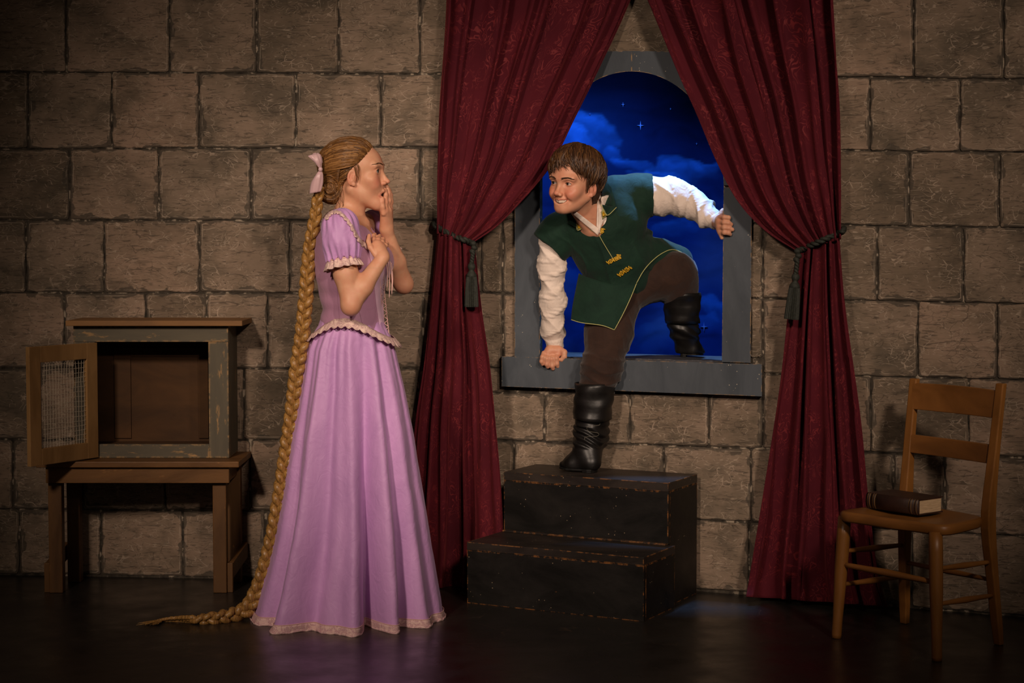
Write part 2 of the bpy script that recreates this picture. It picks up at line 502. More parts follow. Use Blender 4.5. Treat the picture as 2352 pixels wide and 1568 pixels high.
def mat_floor():
    m = NT('stage_floor_paint', 0.38, 0.6)
    p = m.co('World')
    n = m.noise(p, 2.2, 5, 0.6)
    b = m.ramp(n, [(0.3, srgb(26, 24, 22)), (0.7, srgb(40, 36, 32))])
    # scuffs
    w = m.n('TexNoise', {'Vector': p, 'Scale': 2.0, 'Detail': 3.0}).outputs['Color']
    pv = m.n('VectorMath', {0: p, 1: m.n('VectorMath', {0: w, 'Scale': 0.5}, operation='SCALE').outputs[0]}, operation='ADD').outputs[0]
    v = m.n('TexVoronoi', {'Vector': pv, 'Scale': 7.0}, feature='DISTANCE_TO_EDGE').outputs['Distance']
    s = m.math('MULTIPLY', m.rng(v, 0.012, 0.0), m.rng(m.noise(p, 9, 3), 0.5, 0.64))
    b = m.mix(m.math('MULTIPLY', s, 0.35), b, srgb(110, 84, 62))
    d = m.n('TexVoronoi', {'Vector': p, 'Scale': 36.0}).outputs['Distance']
    s2 = m.math('MULTIPLY', m.rng(d, 0.09, 0.05), m.rng(m.noise(p, 5, 2), 0.55, 0.6))
    b = m.mix(m.math('MULTIPLY', s2, 0.5), b, srgb(140, 110, 84))
    m.set('Base Color', b)
    m.set('Roughness', m.rng(m.noise(p, 6, 4), 0.3, 0.7, 0.24, 0.44))
    m.bump(m.noise(p, 14, 3), 0.10, 0.01)
    return m.m
def mat_curtain():
    m = NT('burgundy_damask', 0.62, 0.12)
    uv = m.n('TexCoord').outputs['UV']
    w = m.n('TexNoise', {'Vector': uv, 'Scale': 10.0, 'Detail': 2.0}).outputs['Color']
    pv = m.n('VectorMath', {0: uv, 1: m.n('VectorMath', {0: w, 'Scale': 0.14}, operation='SCALE').outputs[0]}, operation='ADD').outputs[0]
    n = m.noise(pv, 15, 1.5, 0.5, 1.2)
    f = m.math('FRACT', m.math('MULTIPLY', n, 7.0))
    line = m.rng(m.math('ABSOLUTE', m.math('SUBTRACT', f, 0.5)), 0.16, 0.05)
    line = m.math('MULTIPLY', line, m.rng(m.noise(uv, 9, 2), 0.42, 0.6))
    b = m.mix(m.rng(m.noise(uv, 3, 3), 0.3, 0.7), srgb(68, 17, 27), srgb(84, 23, 33))
    b = m.mix(m.math('MULTIPLY', line, 0.45), b, srgb(140, 48, 50))
    m.set('Base Color', b)
    m.set('Roughness', m.rng(line, 0, 1, 0.85, 0.6))
    m.set('Sheen Weight', 0.25); m.set('Sheen Roughness', 0.5); m.set('Sheen Tint', srgb(200, 90, 90))
    m.bump(m.noise(uv, 60, 3), 0.15, 0.003)
    return m.m
def mat_flat(name, col, rough=0.6, spec=0.4, noise=0.0, nscale=30, metal=0.0, bump=0.0, sheen=0.0, scale=(1, 1, 1)):
    m = NT(name, rough, spec)
    if noise:
        n = m.noise(m.co('World', scale), nscale, 4)
        d = tuple(c * (1 - noise) for c in col[:3]) + (1,); l = tuple(min(1, c * (1 + noise)) for c in col[:3]) + (1,)
        m.set('Base Color', m.mix(m.rng(n, 0.32, 0.68), d, l))
        if bump: m.bump(n, bump, 0.003)
    else: m.set('Base Color', col)
    m.set('Metallic', metal)
    if sheen: m.set('Sheen Weight', sheen)
    return m.m
def mat_vcol(name, rough=0.5, spec=0.4, sss=0.0, bump=0.0, bscale=300, sheen=0.0, scale=(1, 1, 1), var=0.0):
    m = NT(name, rough, spec)
    c = m.n('Attribute', attribute_name='Col').outputs['Color']
    n = m.noise(m.co('World', scale), bscale, 3)
    if var: c = m.mix(m.rng(n, 0.4, 0.7, 0, var), c, (0.0, 0.0, 0.0, 1))
    m.set('Base Color', c)
    if sss:
        m.set('Subsurface Weight', sss); m.set('Subsurface Radius', (0.012, 0.004, 0.002)); m.set('Subsurface Scale', 0.6)
    if bump: m.bump(n, bump, 0.002)
    if sheen: m.set('Sheen Weight', sheen)
    return m.m
def mat_lace(name, c0, c1):
    m = NT(name, 0.75, 0.25)
    p = m.co('World')
    v = m.n('TexVoronoi', {'Vector': p, 'Scale': 300.0}, feature='DISTANCE_TO_EDGE').outputs['Distance']
    n = m.noise(p, 40, 2, 0.5, 2.0)
    f = m.math('MAXIMUM', m.rng(v, 0.16, 0.05), m.rng(n, 0.5, 0.56))
    m.set('Base Color', m.mix(f, c0, c1)); m.bump(f, 0.3, 0.002)
    return m.m
def mat_fabric(name, c0, c1, rough=0.6, spec=0.3, sheen=0.15, wr=0.25, sc=7, aniso=(1, 1, 0.35)):
    m = NT(name, rough, spec)
    p = m.co('World', aniso)
    n = m.noise(p, sc, 4, 0.6, 0.8)
    m.set('Base Color', m.mix(m.rng(n, 0.3, 0.7), c0, c1))
    k = m.noise(m.co('World', (1, 1, 0.8)), 28, 3, 0.5, 1.5)
    m.bump(k, wr, 0.008); m.set('Sheen Weight', sheen)
    return m.m
M = {}
M['block'] = mat_block(); M['mortar'] = mat_mortar(); M['floor'] = mat_floor(); M['curtain'] = mat_curtain()
M['frame'] = mat_paintwood('grey_frame_paint', srgb(64, 70, 77), srgb(82, 88, 95), srgb(170, 134, 88), 0.6, 0.3, (1, 1, 0.35), 0.006, 1.0, srgb(190, 180, 160), 0.70)
M['cabinet'] = mat_paintwood('worn_grey_green_paint', srgb(78, 72, 60), srgb(100, 92, 76), srgb(178, 138, 88), 0.65, 0.3, (1, 1, 0.22), 0.014, 1.0, None, 0.60)
M['rail'] = mat_paintwood('worn_grey_green_paint_across', srgb(78, 72, 60), srgb(100, 92, 76), srgb(178, 138, 88), 0.65, 0.3, (0.22, 1, 1), 0.014, 1.0, None, 0.60)
M['rawwood'] = mat_paintwood('bare_worn_wood', srgb(118, 84, 50), srgb(146, 106, 64), srgb(84, 56, 32), 0.65, 0.3, (0.3, 1, 1), 0.004, 0.2)
M['doorwood'] = mat_paintwood('olive_door_wood', srgb(126, 94, 56), srgb(160, 122, 76), srgb(160, 124, 82), 0.6, 0.3, (1, 1, 0.3), 0.005, 0.6)
M['tablewood'] = mat_paintwood('brown_table_wood', srgb(88, 58, 28), srgb(118, 80, 40), srgb(158, 110, 60), 0.5, 0.35, (0.3, 1, 1), 0.004, 0.7)
M['legwood'] = mat_paintwood('brown_leg_wood', srgb(80, 53, 27), srgb(106, 72, 36), srgb(150, 100, 54), 0.55, 0.35, (1, 1, 0.3), 0.004, 0.7)
M['inside'] = mat_paintwood('dark_inner_wood', srgb(64, 44, 28), srgb(88, 62, 40), srgb(50, 34, 22), 0.8, 0.2, (0.4, 1, 1), 0.003, 0.1)
M['black'] = mat_paintwood('black_step_paint', srgb(17, 16, 14), srgb(29, 25, 22), srgb(176, 112, 54), 0.5, 0.3, (0.25, 1, 1), 0.007, 1.0, srgb(150, 130, 104), 0.72)
M['tread'] = mat_paintwood('scuffed_tread_paint', srgb(28, 24, 21), srgb(50, 41, 35), srgb(170, 112, 58), 0.45, 0.4, (0.25, 0.5, 1), 0.007, 1.0, srgb(150, 130, 104), 0.74)
M['chair'] = mat_paintwood('golden_chair_wood', srgb(116, 74, 30), srgb(150, 98, 44), srgb(184, 136, 76), 0.42, 0.45, (1, 1, 0.25), 0.004, 0.5, None, 0.72)
M['chairx'] = mat_paintwood('golden_chair_wood_across', srgb(114, 72, 30), srgb(148, 96, 44), srgb(84, 50, 24), 0.42, 0.45, (0.3, 0.3, 1), 0.003, 0.3, None, 0.74)
M['leather'] = mat_flat('dark_book_leather', srgb(54, 34, 26), 0.5, 0.4, 0.3, 30, 0, 0.3)
M['gilt'] = mat_flat('dull_gilt', srgb(150, 112, 62), 0.45, 0.5)
M['pages'] = mat_flat('yellowed_pages', srgb(200, 172, 136), 0.8, 0.2, 0.2, 160, 0, 0.4, 0, (0.15, 0.15, 1.6))
M['wire'] = mat_flat('dull_wire', srgb(196, 182, 160), 0.45, 0.5, 0, metal=0.2)
M['metal'] = mat_flat('dark_metal', srgb(40, 38, 36), 0.4, 0.5, metal=0.8)
M['rope'] = mat_flat('dark_green_cord', srgb(40, 42, 36), 0.7, 0.3, 0.35, 120, 0, 0.4)
M['dress'] = mat_fabric('lilac_taffeta', srgb(188, 140, 196), srgb(212, 160, 216), 0.48, 0.35, 0.2, 0.28)
M['bodice'] = mat_fabric('lilac_bodice_cloth', srgb(168, 122, 152), srgb(188, 138, 168), 0.55, 0.3, 0.2, 0.2)
M['panel'] = mat_fabric('pale_lilac_front_panel', srgb(198, 160, 186), srgb(212, 174, 198), 0.5, 0.3, 0.2, 0.2)
M['lace'] = mat_lace('pale_lace', srgb(186, 144, 150), srgb(232, 202, 190))
M['hemlace'] = mat_lace('hem_lace', srgb(188, 140, 152), srgb(226, 190, 184))
M['cord'] = mat_flat('pink_cord', srgb(220, 176, 168), 0.6, 0.3)
M['ribbon'] = mat_fabric('satin_ribbon', srgb(196, 160, 164), srgb(222, 188, 190), 0.35, 0.5, 0.1, 0.1)
M['skin'] = mat_vcol('skin', 0.48, 0.4, 0.12, 0.08, 260)
M['hair'] = mat_vcol('hair', 0.42, 0.4, 0, 0.08, 220, 0, (1, 1, 1), 0.25)
M['braid'] = mat_vcol('braid_hair', 0.38, 0.5, 0, 0.5, 150, 0, (1.6, 1.6, 0.22), 0.6)
M['green'] = mat_fabric('forest_green_felt', srgb(15, 38, 29), srgb(23, 50, 37), 0.8, 0.2, 0.08, 0.3, 12, (1, 1, 1))
M['seam'] = mat_flat('worn_seam', srgb(110, 104, 92), 0.5, 0.4)
M['lash'] = mat_flat('lash', srgb(34, 20, 14), 0.6, 0.3)
M['lime'] = mat_flat('olive_piping', srgb(176, 172, 112), 0.6, 0.3)
M['gold'] = mat_flat('gold_braid', srgb(190, 148, 30), 0.5, 0.5, 0.4, 200, 0, 0.5)
M['shirt'] = mat_fabric('cream_shirt_cotton', srgb(216, 198, 184), srgb(232, 216, 204), 0.75, 0.2, 0.1, 0.35, 10, (1, 1, 1))
M['trouser'] = mat_fabric('dark_brown_trouser_cloth', srgb(42, 27, 21), srgb(56, 37, 28), 0.8, 0.2, 0.2, 0.35, 14, (1, 1, 1))
M['boot'] = mat_flat('black_boot_leather', srgb(20, 18, 17), 0.40, 0.45, 0.3, 26, 0, 0.35)
M['sole'] = mat_flat('black_sole', srgb(14, 13, 12), 0.6, 0.3)
M['eye'] = mat_vcol('eyeball', 0.12, 0.6)
M['teeth'] = mat_flat('teeth', srgb(228, 210, 190), 0.3, 0.5)
M['mouth'] = mat_flat('inner_mouth', srgb(40, 10, 8), 0.6, 0.3)
M['brow'] = mat_vcol('eyebrow_hair', 0.6, 0.3)
M['backdrop'] = mat_vcol('painted_night_sky', 0.9, 0.1)
M['star'] = mat_flat('painted_star', srgb(150, 190, 255), 0.9, 0.1)
M['platform'] = mat_paintwood('dark_platform_paint', srgb(50, 50, 54), srgb(74, 74, 78), srgb(120, 120, 124), 0.6, 0.3)
# ------------------------------------------------------------ floor and walls
mb = MB(); mb.box((0, 0, 0), -4.5, 4.5, 2.2, 9.6, -0.04, 0.0)
mb.build('floor', M['floor'], None, kind='structure')

# row lines of the painted blocks: y at the given x, per flat
ROWS_L = [(-205, -203), (-16, -14), (165, 170), (342, 338), (505, 506), (672, 673), (845, 846), (1008, 1011), (1168, 1176), (1320, 1337)]
ROWS_R = [(-200, -205), (-14, -12), (165, 182), (339, 349), (503, 523), (671, 697), (842, 872), (1008, 1050), (1165, 1231), (1311, 1417)]
JL = [[-180, 60, 250, 470, 690, 880], [-190, 152, 390, 590, 778, 965], [-170, 65, 257, 458, 680, 875], [-40, 160, 365, 577, 790, 965],
      [-150, 60, 240, 458, 665, 885], [-60, 148, 335, 475, 615, 790, 972], [-120, 90, 262, 430, 560, 760, 960], [-50, 30, 190, 380, 575, 770, 950], [-140, 45, 232, 420, 610, 830, 1000]]
JR = [[1200, 1450, 1700, 1900, 2120, 2330, 2560], [1110, 1330, 1560, 1800, 2098, 2305, 2520], [1060, 1250, 1480, 1700, 1998, 2205, 2420], [1100, 1155, 1752, 1890, 2088, 2295, 2500],
      [1106, 1155, 1752, 1840, 2015, 2213, 2400], [1155, 1752, 1880, 2108, 2290, 2480], [1100, 1250, 1447, 1628, 1752, 2000, 2225, 2420], [1180, 1350, 1525, 1725, 1860, 2052, 2170, 2380], [1120, 1300, 1500, 1720, 1900, 2094, 2280, 2500]]
XL = (-420, 1085); XR = (1062, 2760)
def ly(row, x, xs):
    a, b = row
    return a + (b - a) * (x - xs[0]) / (xs[1] - xs[0])
def wall_base(name, plane, x0, x1, ytop, rows, xs, hole=None):
    mb = MB()
    def slab(xa, xb, yt, yb):
        P = []
        q = [(xa, yb[0]), (xb, yb[1])]
        f = [plane.at(xa, yb[0], 0) if yb[0] is not None else None, None]
        for off in (0.0, -0.045):
            pass
        lo = []; hi = []
        for x, yy in ((xa, 0), (xb, 1)):
            for off in (0.0, -0.045):
                b = plane.at(x, 800, 0); 
                pb = (plane.at(x, yb[yy], 0) if yb[yy] is not None else np.array([b[0], b[1], 0.0])) - plane.n * -off
                pt = (plane.at(x, yt[yy], 0)) - plane.n * -off
                lo.append(pb); hi.append(pt)
        P = [lo[0], lo[2], lo[3], lo[1], hi[0], hi[2], hi[3], hi[1]]
        mb.hexa(P)
    if hole is None:
        slab(x0, x1, (ytop, ytop), (None, None))
    else:
        hx0, hx1, hy0, hy1 = hole
        slab(x0, hx0, (ytop, ytop), (None, None)); slab(hx1, x1, (ytop, ytop), (None, None))
        slab(hx0, hx1, (ytop, ytop), (hy0, hy0)); slab(hx0, hx1, (hy1[0], hy1[1]), (None, None))
    return mb.build(name, M['mortar'], None, kind='structure')
wall_l = wall_base('wall_left', WL, XL[0], XL[1], -320, ROWS_L, XL)
wall_r = wall_base('wall_back', WR, XR[0], XR[1], -320, ROWS_R, XR, hole=(1236, 1664, 150, (828, 836)))
# short return joining the two flats behind the left curtain
a = WL.at(1085, 800); b = WR.at(1062, 800)
mb = MB(); mb.hexa([(a[0] - 0.02, a[1], 0), (a[0] + 0.02, a[1], 0), (b[0] + 0.06, b[1] + 0.04, 0), (b[0] + 0.01, b[1] + 0.04, 0), (a[0] - 0.02, a[1], 2.6), (a[0] + 0.02, a[1], 2.6), (b[0] + 0.06, b[1] + 0.04, 2.6), (b[0] + 0.01, b[1] + 0.04, 2.6)])
mb.build('wall_return', M['mortar'], None, kind='structure')

def block(plane, corners, parent):
    """corners in pixels: TL, TR, BR, BL -> a slightly irregular raised block with rounded corners"""
    (xa, ya), (xb, yb), (xc, yc), (xd, yd) = corners
    w = min(xb - xa, 400); h = yd - ya
    r = random.Random(int(xa * 7 + ya * 13))
    g = 1.7
    def pt(u, v, off):
        x = (1 - v) * ((1 - u) * xa + u * xb) + v * ((1 - u) * xd + u * xc)
        y = (1 - v) * ((1 - u) * ya + u * yb) + v * ((1 - u) * yd + u * yc)
        return plane.at(x, y, off)
    gu = g / max(w, 8); gv = g / max(h, 8)
    def ring(inset, off, jit):
        P = []
        iu = gu + inset / max(w, 8); iv = gv + inset / max(h, 8); cu = min(3.0 / w, 0.2); cv = min(3.0 / h, 0.2)
        rr = random.Random(int(xa * 3 + ya * 5))
        n = 6
        for k in range(n + 1): P.append((iu + cu + (1 - 2 * iu - 2 * cu) * k / n, iv))
        for k in range(n + 1): P.append((1 - iu, iv + cv + (1 - 2 * iv - 2 * cv) * k / n))
        for k in range(n + 1): P.append((1 - iu - cu - (1 - 2 * iu - 2 * cu) * k / n, 1 - iv))
        for k in range(n + 1): P.append((iu, 1 - iv - cv - (1 - 2 * iv - 2 * cv) * k / n))
        return [pt(u + rr.uniform(-1, 1) * jit / max(w, 8), v + rr.uniform(-1, 1) * jit / max(h, 8), off) for u, v in P]
    th = r.uniform(0.004, 0.007)
    R = [ring(0, -0.002, 1.6), ring(0.6, th * 0.8, 1.6), ring(3.5, th, 1.2), ring(min(20, w * 0.3, h * 0.3), th, 0)]
    n = len(R[0]); V = np.array([p for q in R for p in q]); Fs = [tuple(q) for q in grid_faces(n, 4, True)]
    Fs.append(tuple(3 * n + i for i in range(n)))
    col = np.repeat(np.array([0, 0.05, 0.25, 1.0])[:, None], 3, 1).repeat(n, 0)
    me = mesh_np('stone_block', V, Fs, False, col=col)
    link('stone_block', me, M['block'], parent)
HOLE = (1190, 1722, 126, 832)
SILL = (1160, 1744, 822, 902)
def sub_rect(x0, x1, y0, y1, H):
    """pieces of a block left after taking the rectangle H away (pixels)"""
    hx0, hx1, hy0, hy1 = H
    if x1 <= hx0 or x0 >= hx1 or y1 <= hy0 or y0 >= hy1: return [(x0, x1, y0, y1)]
    out = []
    if y0 < hy0 - 14: out.append((x0, x1, y0, hy0)); y0 = hy0
    if y1 > hy1 + 14: out.append((x0, x1, hy1, y1)); y1 = hy1
    if x0 < hx0 - 8: out.append((x0, hx0, y0, y1))
    if x1 > hx1 + 8: out.append((hx1, x1, y0, y1))
    return out
for plane, rows, xs, J, par, refx in ((WL, ROWS_L, XL, JL, wall_l, (0, 1000)), (WR, ROWS_R, XR, JR, wall_r, (1062, 2352))):
    for i, js in enumerate(J):
        e = [xs[0]] + js + [xs[1]]
        for xa, xb in zip(e[:-1], e[1:]):
            if xb - xa < 12: continue
            t = [ly(rows[i], x, refx) for x in (xa, xb)]; bt = [ly(rows[i + 1], x, refx) for x in (xa, xb)]
            if i == len(J) - 1: bt = [y - 3 for y in bt]
            if plane is WL: block(plane, ((xa, t[0]), (xb, t[1]), (xb, bt[1]), (xa, bt[0])), par)
            else:
                ps = [(xa, xb, 0.0, 1.0)]
                # work in y of the block centre, then cut frame and sill away
                m0 = (t[0] + t[1]) / 2; m1 = (bt[0] + bt[1]) / 2
                pcs = sub_rect(xa, xb, m0, m1, HOLE); p2 = []
                for q in pcs: p2 += sub_rect(*q, SILL)
                for (x0, x1, y0, y1) in p2:
                    def yy(y, x):
                        if abs(y - m0) < 0.1: return ly(rows[i], x, refx)
                        if abs(y - m1) < 0.1: return ly(rows[i + 1], x, refx) - (3 if i == len(J) - 1 else 0)
                        return y
                    block(plane, ((x0, yy(y0, x0)), (x1, yy(y0, x1)), (x1, yy(y1, x1)), (x0, yy(y1, x0))), par)

# ------------------------------------------------------------ window frame with its arch, and the sill board
win = empty('window_1', WR.at(1450, 832, 0.0)); win['kind'] = 'structure'
FT = 0.028
def plank(name, pix, f0=0.012, f1=FT, mat='frame', bev=0.0):
    """board with the given outline (pixels, clockwise) on the wall"""
    n = len(pix); A = [WR.at(x, y, f1) for x, y in pix]; B = [WR.at(x, y, f0) for x, y in pix]
    mb = MB(); fs = [tuple(range(n)), tuple(range(2 * n - 1, n - 1, -1))] + [(i, (i + 1) % n, n + (i + 1) % n, n + i) for i in range(n)]
    mb.add(A + B, fs)
    return mb.build(name, M[mat], win, bevel=bev)
plank('jamb', [(1182, 430), (1240, 430), (1240, 822), (1182, 820)], -0.045)
plank('jamb', [(1662, 430), (1727, 430), (1724, 833), (1658, 831)], -0.045)
def arch(x0, side):
    """quarter arch boards: the inner curve is half an ellipse"""
    cx, cy, a, b = 1451, 425, 211, 261
    P = []
    for k in range(25):
        t = math.radians(90 * k / 24)
        P.append((cx + side * a * math.cos(t), cy - b * math.sin(t)))
    out = [(1451, 117), (1451 + side * 150, 119), (1451 + side * 225, 176), (1451 + side * 273, 290), (1451 + side * 273, 428)]
    P = P + out
    n = len(P); A = [WR.at(x, y, FT) for x, y in P]; B = [WR.at(x, y, -0.045) for x, y in P]
    m = 25
    mb = MB(); fs = []
    # triangulate between inner curve and outline by matching angle
    def nearest(i):
        return m + min(range(5), key=lambda q: abs(math.atan2(425 - P[m + q][1] + 1, abs(P[m + q][0] - 1451) + 0.01) - math.radians(90 * i / 24)))
    last = nearest(0)
    for i in range(m - 1):
        j = nearest(i + 1)
        if j != last: fs.append((i, last, j)); 
        fs.append((i, j, i + 1)); last = j
    F2 = [tuple(f) for f in fs] + [tuple(n + q for q in reversed(f)) for f in fs] + [(i, (i + 1) % n, n + (i + 1) % n, n + i) for i in range(n)]
    mb.add(A + B, F2); mb.build('arch_board', M['frame'], win)
arch(1451, -1); arch(1451, 1)
mb = MB()
P = []
for off in (0.045, -0.05):
    P.append([WR.at(1152, 887, off), WR.at(1750, 910, off), WR.at(1750, 836, off), WR.at(1152, 818, off)])
mb.add(P[0] + P[1], [(0, 1, 2, 3), (7, 6, 5, 4), (0, 4, 5, 1), (1, 5, 6, 2), (2, 6, 7, 3), (3, 7, 4, 0)])
mb.build('sill_board', M['frame'], win)

# platform behind the window and the painted night sky
zt = WR.at(1450, 824, 0)[2]
ZP = zt - 0.002
mb = MB()
p0 = WR.at(1180, 800, -0.055); p1 = WR.at(1760, 800, -0.055); nn = -WR.n
mb.hexa([(*p0[:2], 0), (*p1[:2], 0), (*(p1 + nn * 0.26)[:2], 0), (*(p0 + nn * 0.26)[:2], 0), (*p0[:2], ZP), (*p1[:2], ZP), (*(p1 + nn * 0.26)[:2], ZP), (*(p0 + nn * 0.26)[:2], ZP)])
mb.build('stage_platform', M['platform'], None, label='dark platform behind the arched window at sill height', category='platform')
nu, nv = 300, 330
U, Vv = np.meshgrid(np.linspace(1000, 1900, nu), np.linspace(60, 1500, nv))
BY = 8.5
Pb = np.array([at(x, y, BY) for x, y in zip(U.ravel(), Vv.ravel())])
X, Yp = U.ravel(), Vv.ravel()
N3 = np.stack([X / 90, Yp / 60, np.zeros_like(X)], 1)
wx = X + 60 * (fbm(N3, 1.0) - 0.5) * 2; wy = Yp + 40 * (fbm(N3 + 9, 1.0) - 0.5) * 2
base = np.zeros((len(X), 3))
t = np.clip((Yp - 200) / 520, 0, 1)[:, None]
top = np.array([0.002, 0.005, 0.02]); bot = np.array([0.012, 0.055, 0.26])
base = top * (1 - t) + bot * t
base *= (0.45 + 0.9 * fbm(np.stack([wx / 70, wy / 26, X * 0 + 3], 1), 1.0, 5))[:, None]
left = np.clip((1500 - X) / 260, 0, 1)[:, None] * np.clip(1 - np.abs(Yp - 330) / 150, 0, 1)[:, None]
base += left * np.array([0.01, 0.06, 0.20])
def cloud(cx, cy, rx, ry, amt, edge=0.35):
    global base
    q = np.sqrt(((wx - cx) / rx) ** 2 + ((wy - cy) / ry) ** 2)
    m = np.clip((1.0 - q) / edge, 0, 1)
    upper = np.clip((cy + ry * 0.45 - wy) / (ry * 1.1), 0, 1)
    tex = 0.35 + 1.1 * fbm(np.stack([wx / 40, wy / 18, X * 0 + 7], 1), 1.0, 4)
    rim = np.clip(1 - np.abs(q - 0.86) / 0.10, 0, 1) * upper
    base += (m * (0.25 + 0.75 * upper) * tex * amt)[:, None] * np.array([0.04, 0.22, 0.62]) + (rim * m * amt * 0.35)[:, None] * np.array([0.10, 0.42, 0.9])
for c in [(1365, 312, 72, 48, 1.0), (1310, 335, 60, 40, 0.9), (1460, 370, 52, 24, 0.6), (1420, 352, 40, 22, 0.5), (1570, 400, 100, 42, 0.55), (1500, 410, 60, 26, 0.45),
          (1640, 380, 50, 22, 0.5), (1545, 525, 60, 30, 0.35), (1650, 712, 62, 34, 0.8), (1610, 735, 40, 20, 0.5), (1300, 640, 50, 30, 0.2), (1500, 780, 60, 60, 0.25)]:
    cloud(*c)
base *= (1 - 0.75 * np.clip((X - 1470) / 120, 0, 1) * np.clip((380 - Yp) / 140, 0, 1))[:, None]
base = np.clip(base, 0.001, 0.9)
me = mesh_np('painted_backdrop', Pb, grid_faces(nu, nv)[:, ::-1], True, col=base)
bd = link('painted_backdrop', me, M['backdrop'], None, label='painted night sky backdrop with blue clouds and stars behind window', category='backdrop')
for (x, y, r) in [(1471, 288, 11), (1431, 240, 6), (1617, 750, 11), (1355, 262, 3), (1540, 250, 3), (1600, 330, 3), (1632, 470, 3)]:
    P = []
    for k in range(8):
        rr = r if k % 2 == 0 else r * 0.16
        P.append((x + rr * math.sin(PI * k / 4) * (0.75 if k % 4 == 2 else 1), y - rr * math.cos(PI * k / 4)))
    A = [at(a, b, BY - 0.006) for a, b in P]; B = [at(a, b, BY - 0.002) for a, b in P]
    MB().add(A + B, [tuple(range(8)), tuple(range(15, 7, -1))] + [(i, (i + 1) % 8, 8 + (i + 1) % 8, 8 + i) for i in range(8)]).build('star', M['star'], bd)

# ------------------------------------------------------------ curtains
def curtain(name, label, plane_off, outer, inner, hem_outer, hem_inner, nf, side, seed):
    """outer / inner: polylines (x,y) from the top to the tie; hem_*: from the tie to the floor"""
    root = empty(name, plane_off(*hem_outer[-1])[0:2].tolist() + [0.0], label, 'curtain', 'curtains at the window')
    rg = np.random.RandomState(seed)
    nu = 260
    def part(pname, o, i, n, amp0, amp1, nf, ph):
        ys_o = np.array([p[1] for p in o], float); xs_o = np.array([p[0] for p in o], float)
        ys_i = np.array([p[1] for p in i], float); xs_i = np.array([p[0] for p in i], float)
        def res(xs, ys):
            d = np.concatenate([[0], np.cumsum(np.hypot(np.diff(xs), np.diff(ys)))]); d /= d[-1]
            q = smooth_path(np.stack([xs, ys], 1), 200)
            dd = np.concatenate([[0], np.cumsum(np.hypot(*np.diff(q, axis=0).T))]); dd /= dd[-1]
            t = np.linspace(0, 1, n); return np.interp(t, dd, q[:, 0]), np.interp(t, dd, q[:, 1])
        xo, yo = res(xs_o, ys_o); xi, yi = res(xs_i, ys_i)
        u = np.linspace(0, 1, nu)
        g = u + 0.035 * np.sin(2 * PI * (u * 2.3 + rg.rand())) + 0.02 * np.sin(2 * PI * (u * 5.1 + rg.rand()))
        cloth = []
        V = np.zeros((n, nu, 3)); UV = np.zeros((n, nu, 2))
        amps = 0.55 + 0.45 * np.sin(2 * PI * (g * nf * 0.37 + ph)) 
        for j in range(n):
            t = j / (n - 1)
            A = amp0 + (amp1 - amp0) * t
            gj = g + 0.010 * np.sin(2 * PI * (u * 3 + t * 0.9 + ph)) + 0.006 * np.sin(2 * PI * (u * 7 - t * 1.7))
            p = 2 * PI * nf * gj
            s = np.sin(p) + 0.30 * np.sin(2 * p + 0.8) * np.sin(2 * PI * t * 0.8 + 3 * u) + 0.25 * np.sin(p * 0.5 + 2 * t)
            s = np.tanh(0.8 * s) * 1.3
            width = abs(xi[j] - xo[j])
            x = xo[j] + (xi[j] - xo[j]) * (u + 0.22 / nf * np.cos(p) * (1 if side > 0 else 1))
            y = yo[j] + (yi[j] - yo[j]) * u
            off = 0.05 + A * (0.5 + 0.5 * s * (0.6 + 0.4 * amps)) + (0.045 * max(0, (t - 0.94) / 0.06) ** 1.5 * (0.6 + 0.6 * np.sin(9 * u + seed)) if pname == 'lower_drape' and side < 0 else 0)
            for q in range(nu):
                V[j, q] = plane_off(x[q], y[q], off[q])
            UV[j, :, 0] = u * 1.5; UV[j, :, 1] = t * n / 110 * 1.4
        me_V, me_Q = V.reshape(-1, 3), grid_faces(nu, n)
        me = mesh_np(pname, me_V, me_Q, True, uv=UV.reshape(-1, 2))
        o_ = link(pname, me, M['curtain'], root)
        sm = o_.modifiers.new('thickness', 'SOLIDIFY'); sm.thickness = 0.003
        return me_V, me_Q
    a = part('upper_drape', outer, inner, 100, 0.085, 0.04, nf, rg.rand())
    b = part('lower_drape', hem_outer, hem_inner, 110, 0.035, 0.085, nf - 1.5, rg.rand())
    return root, a, b
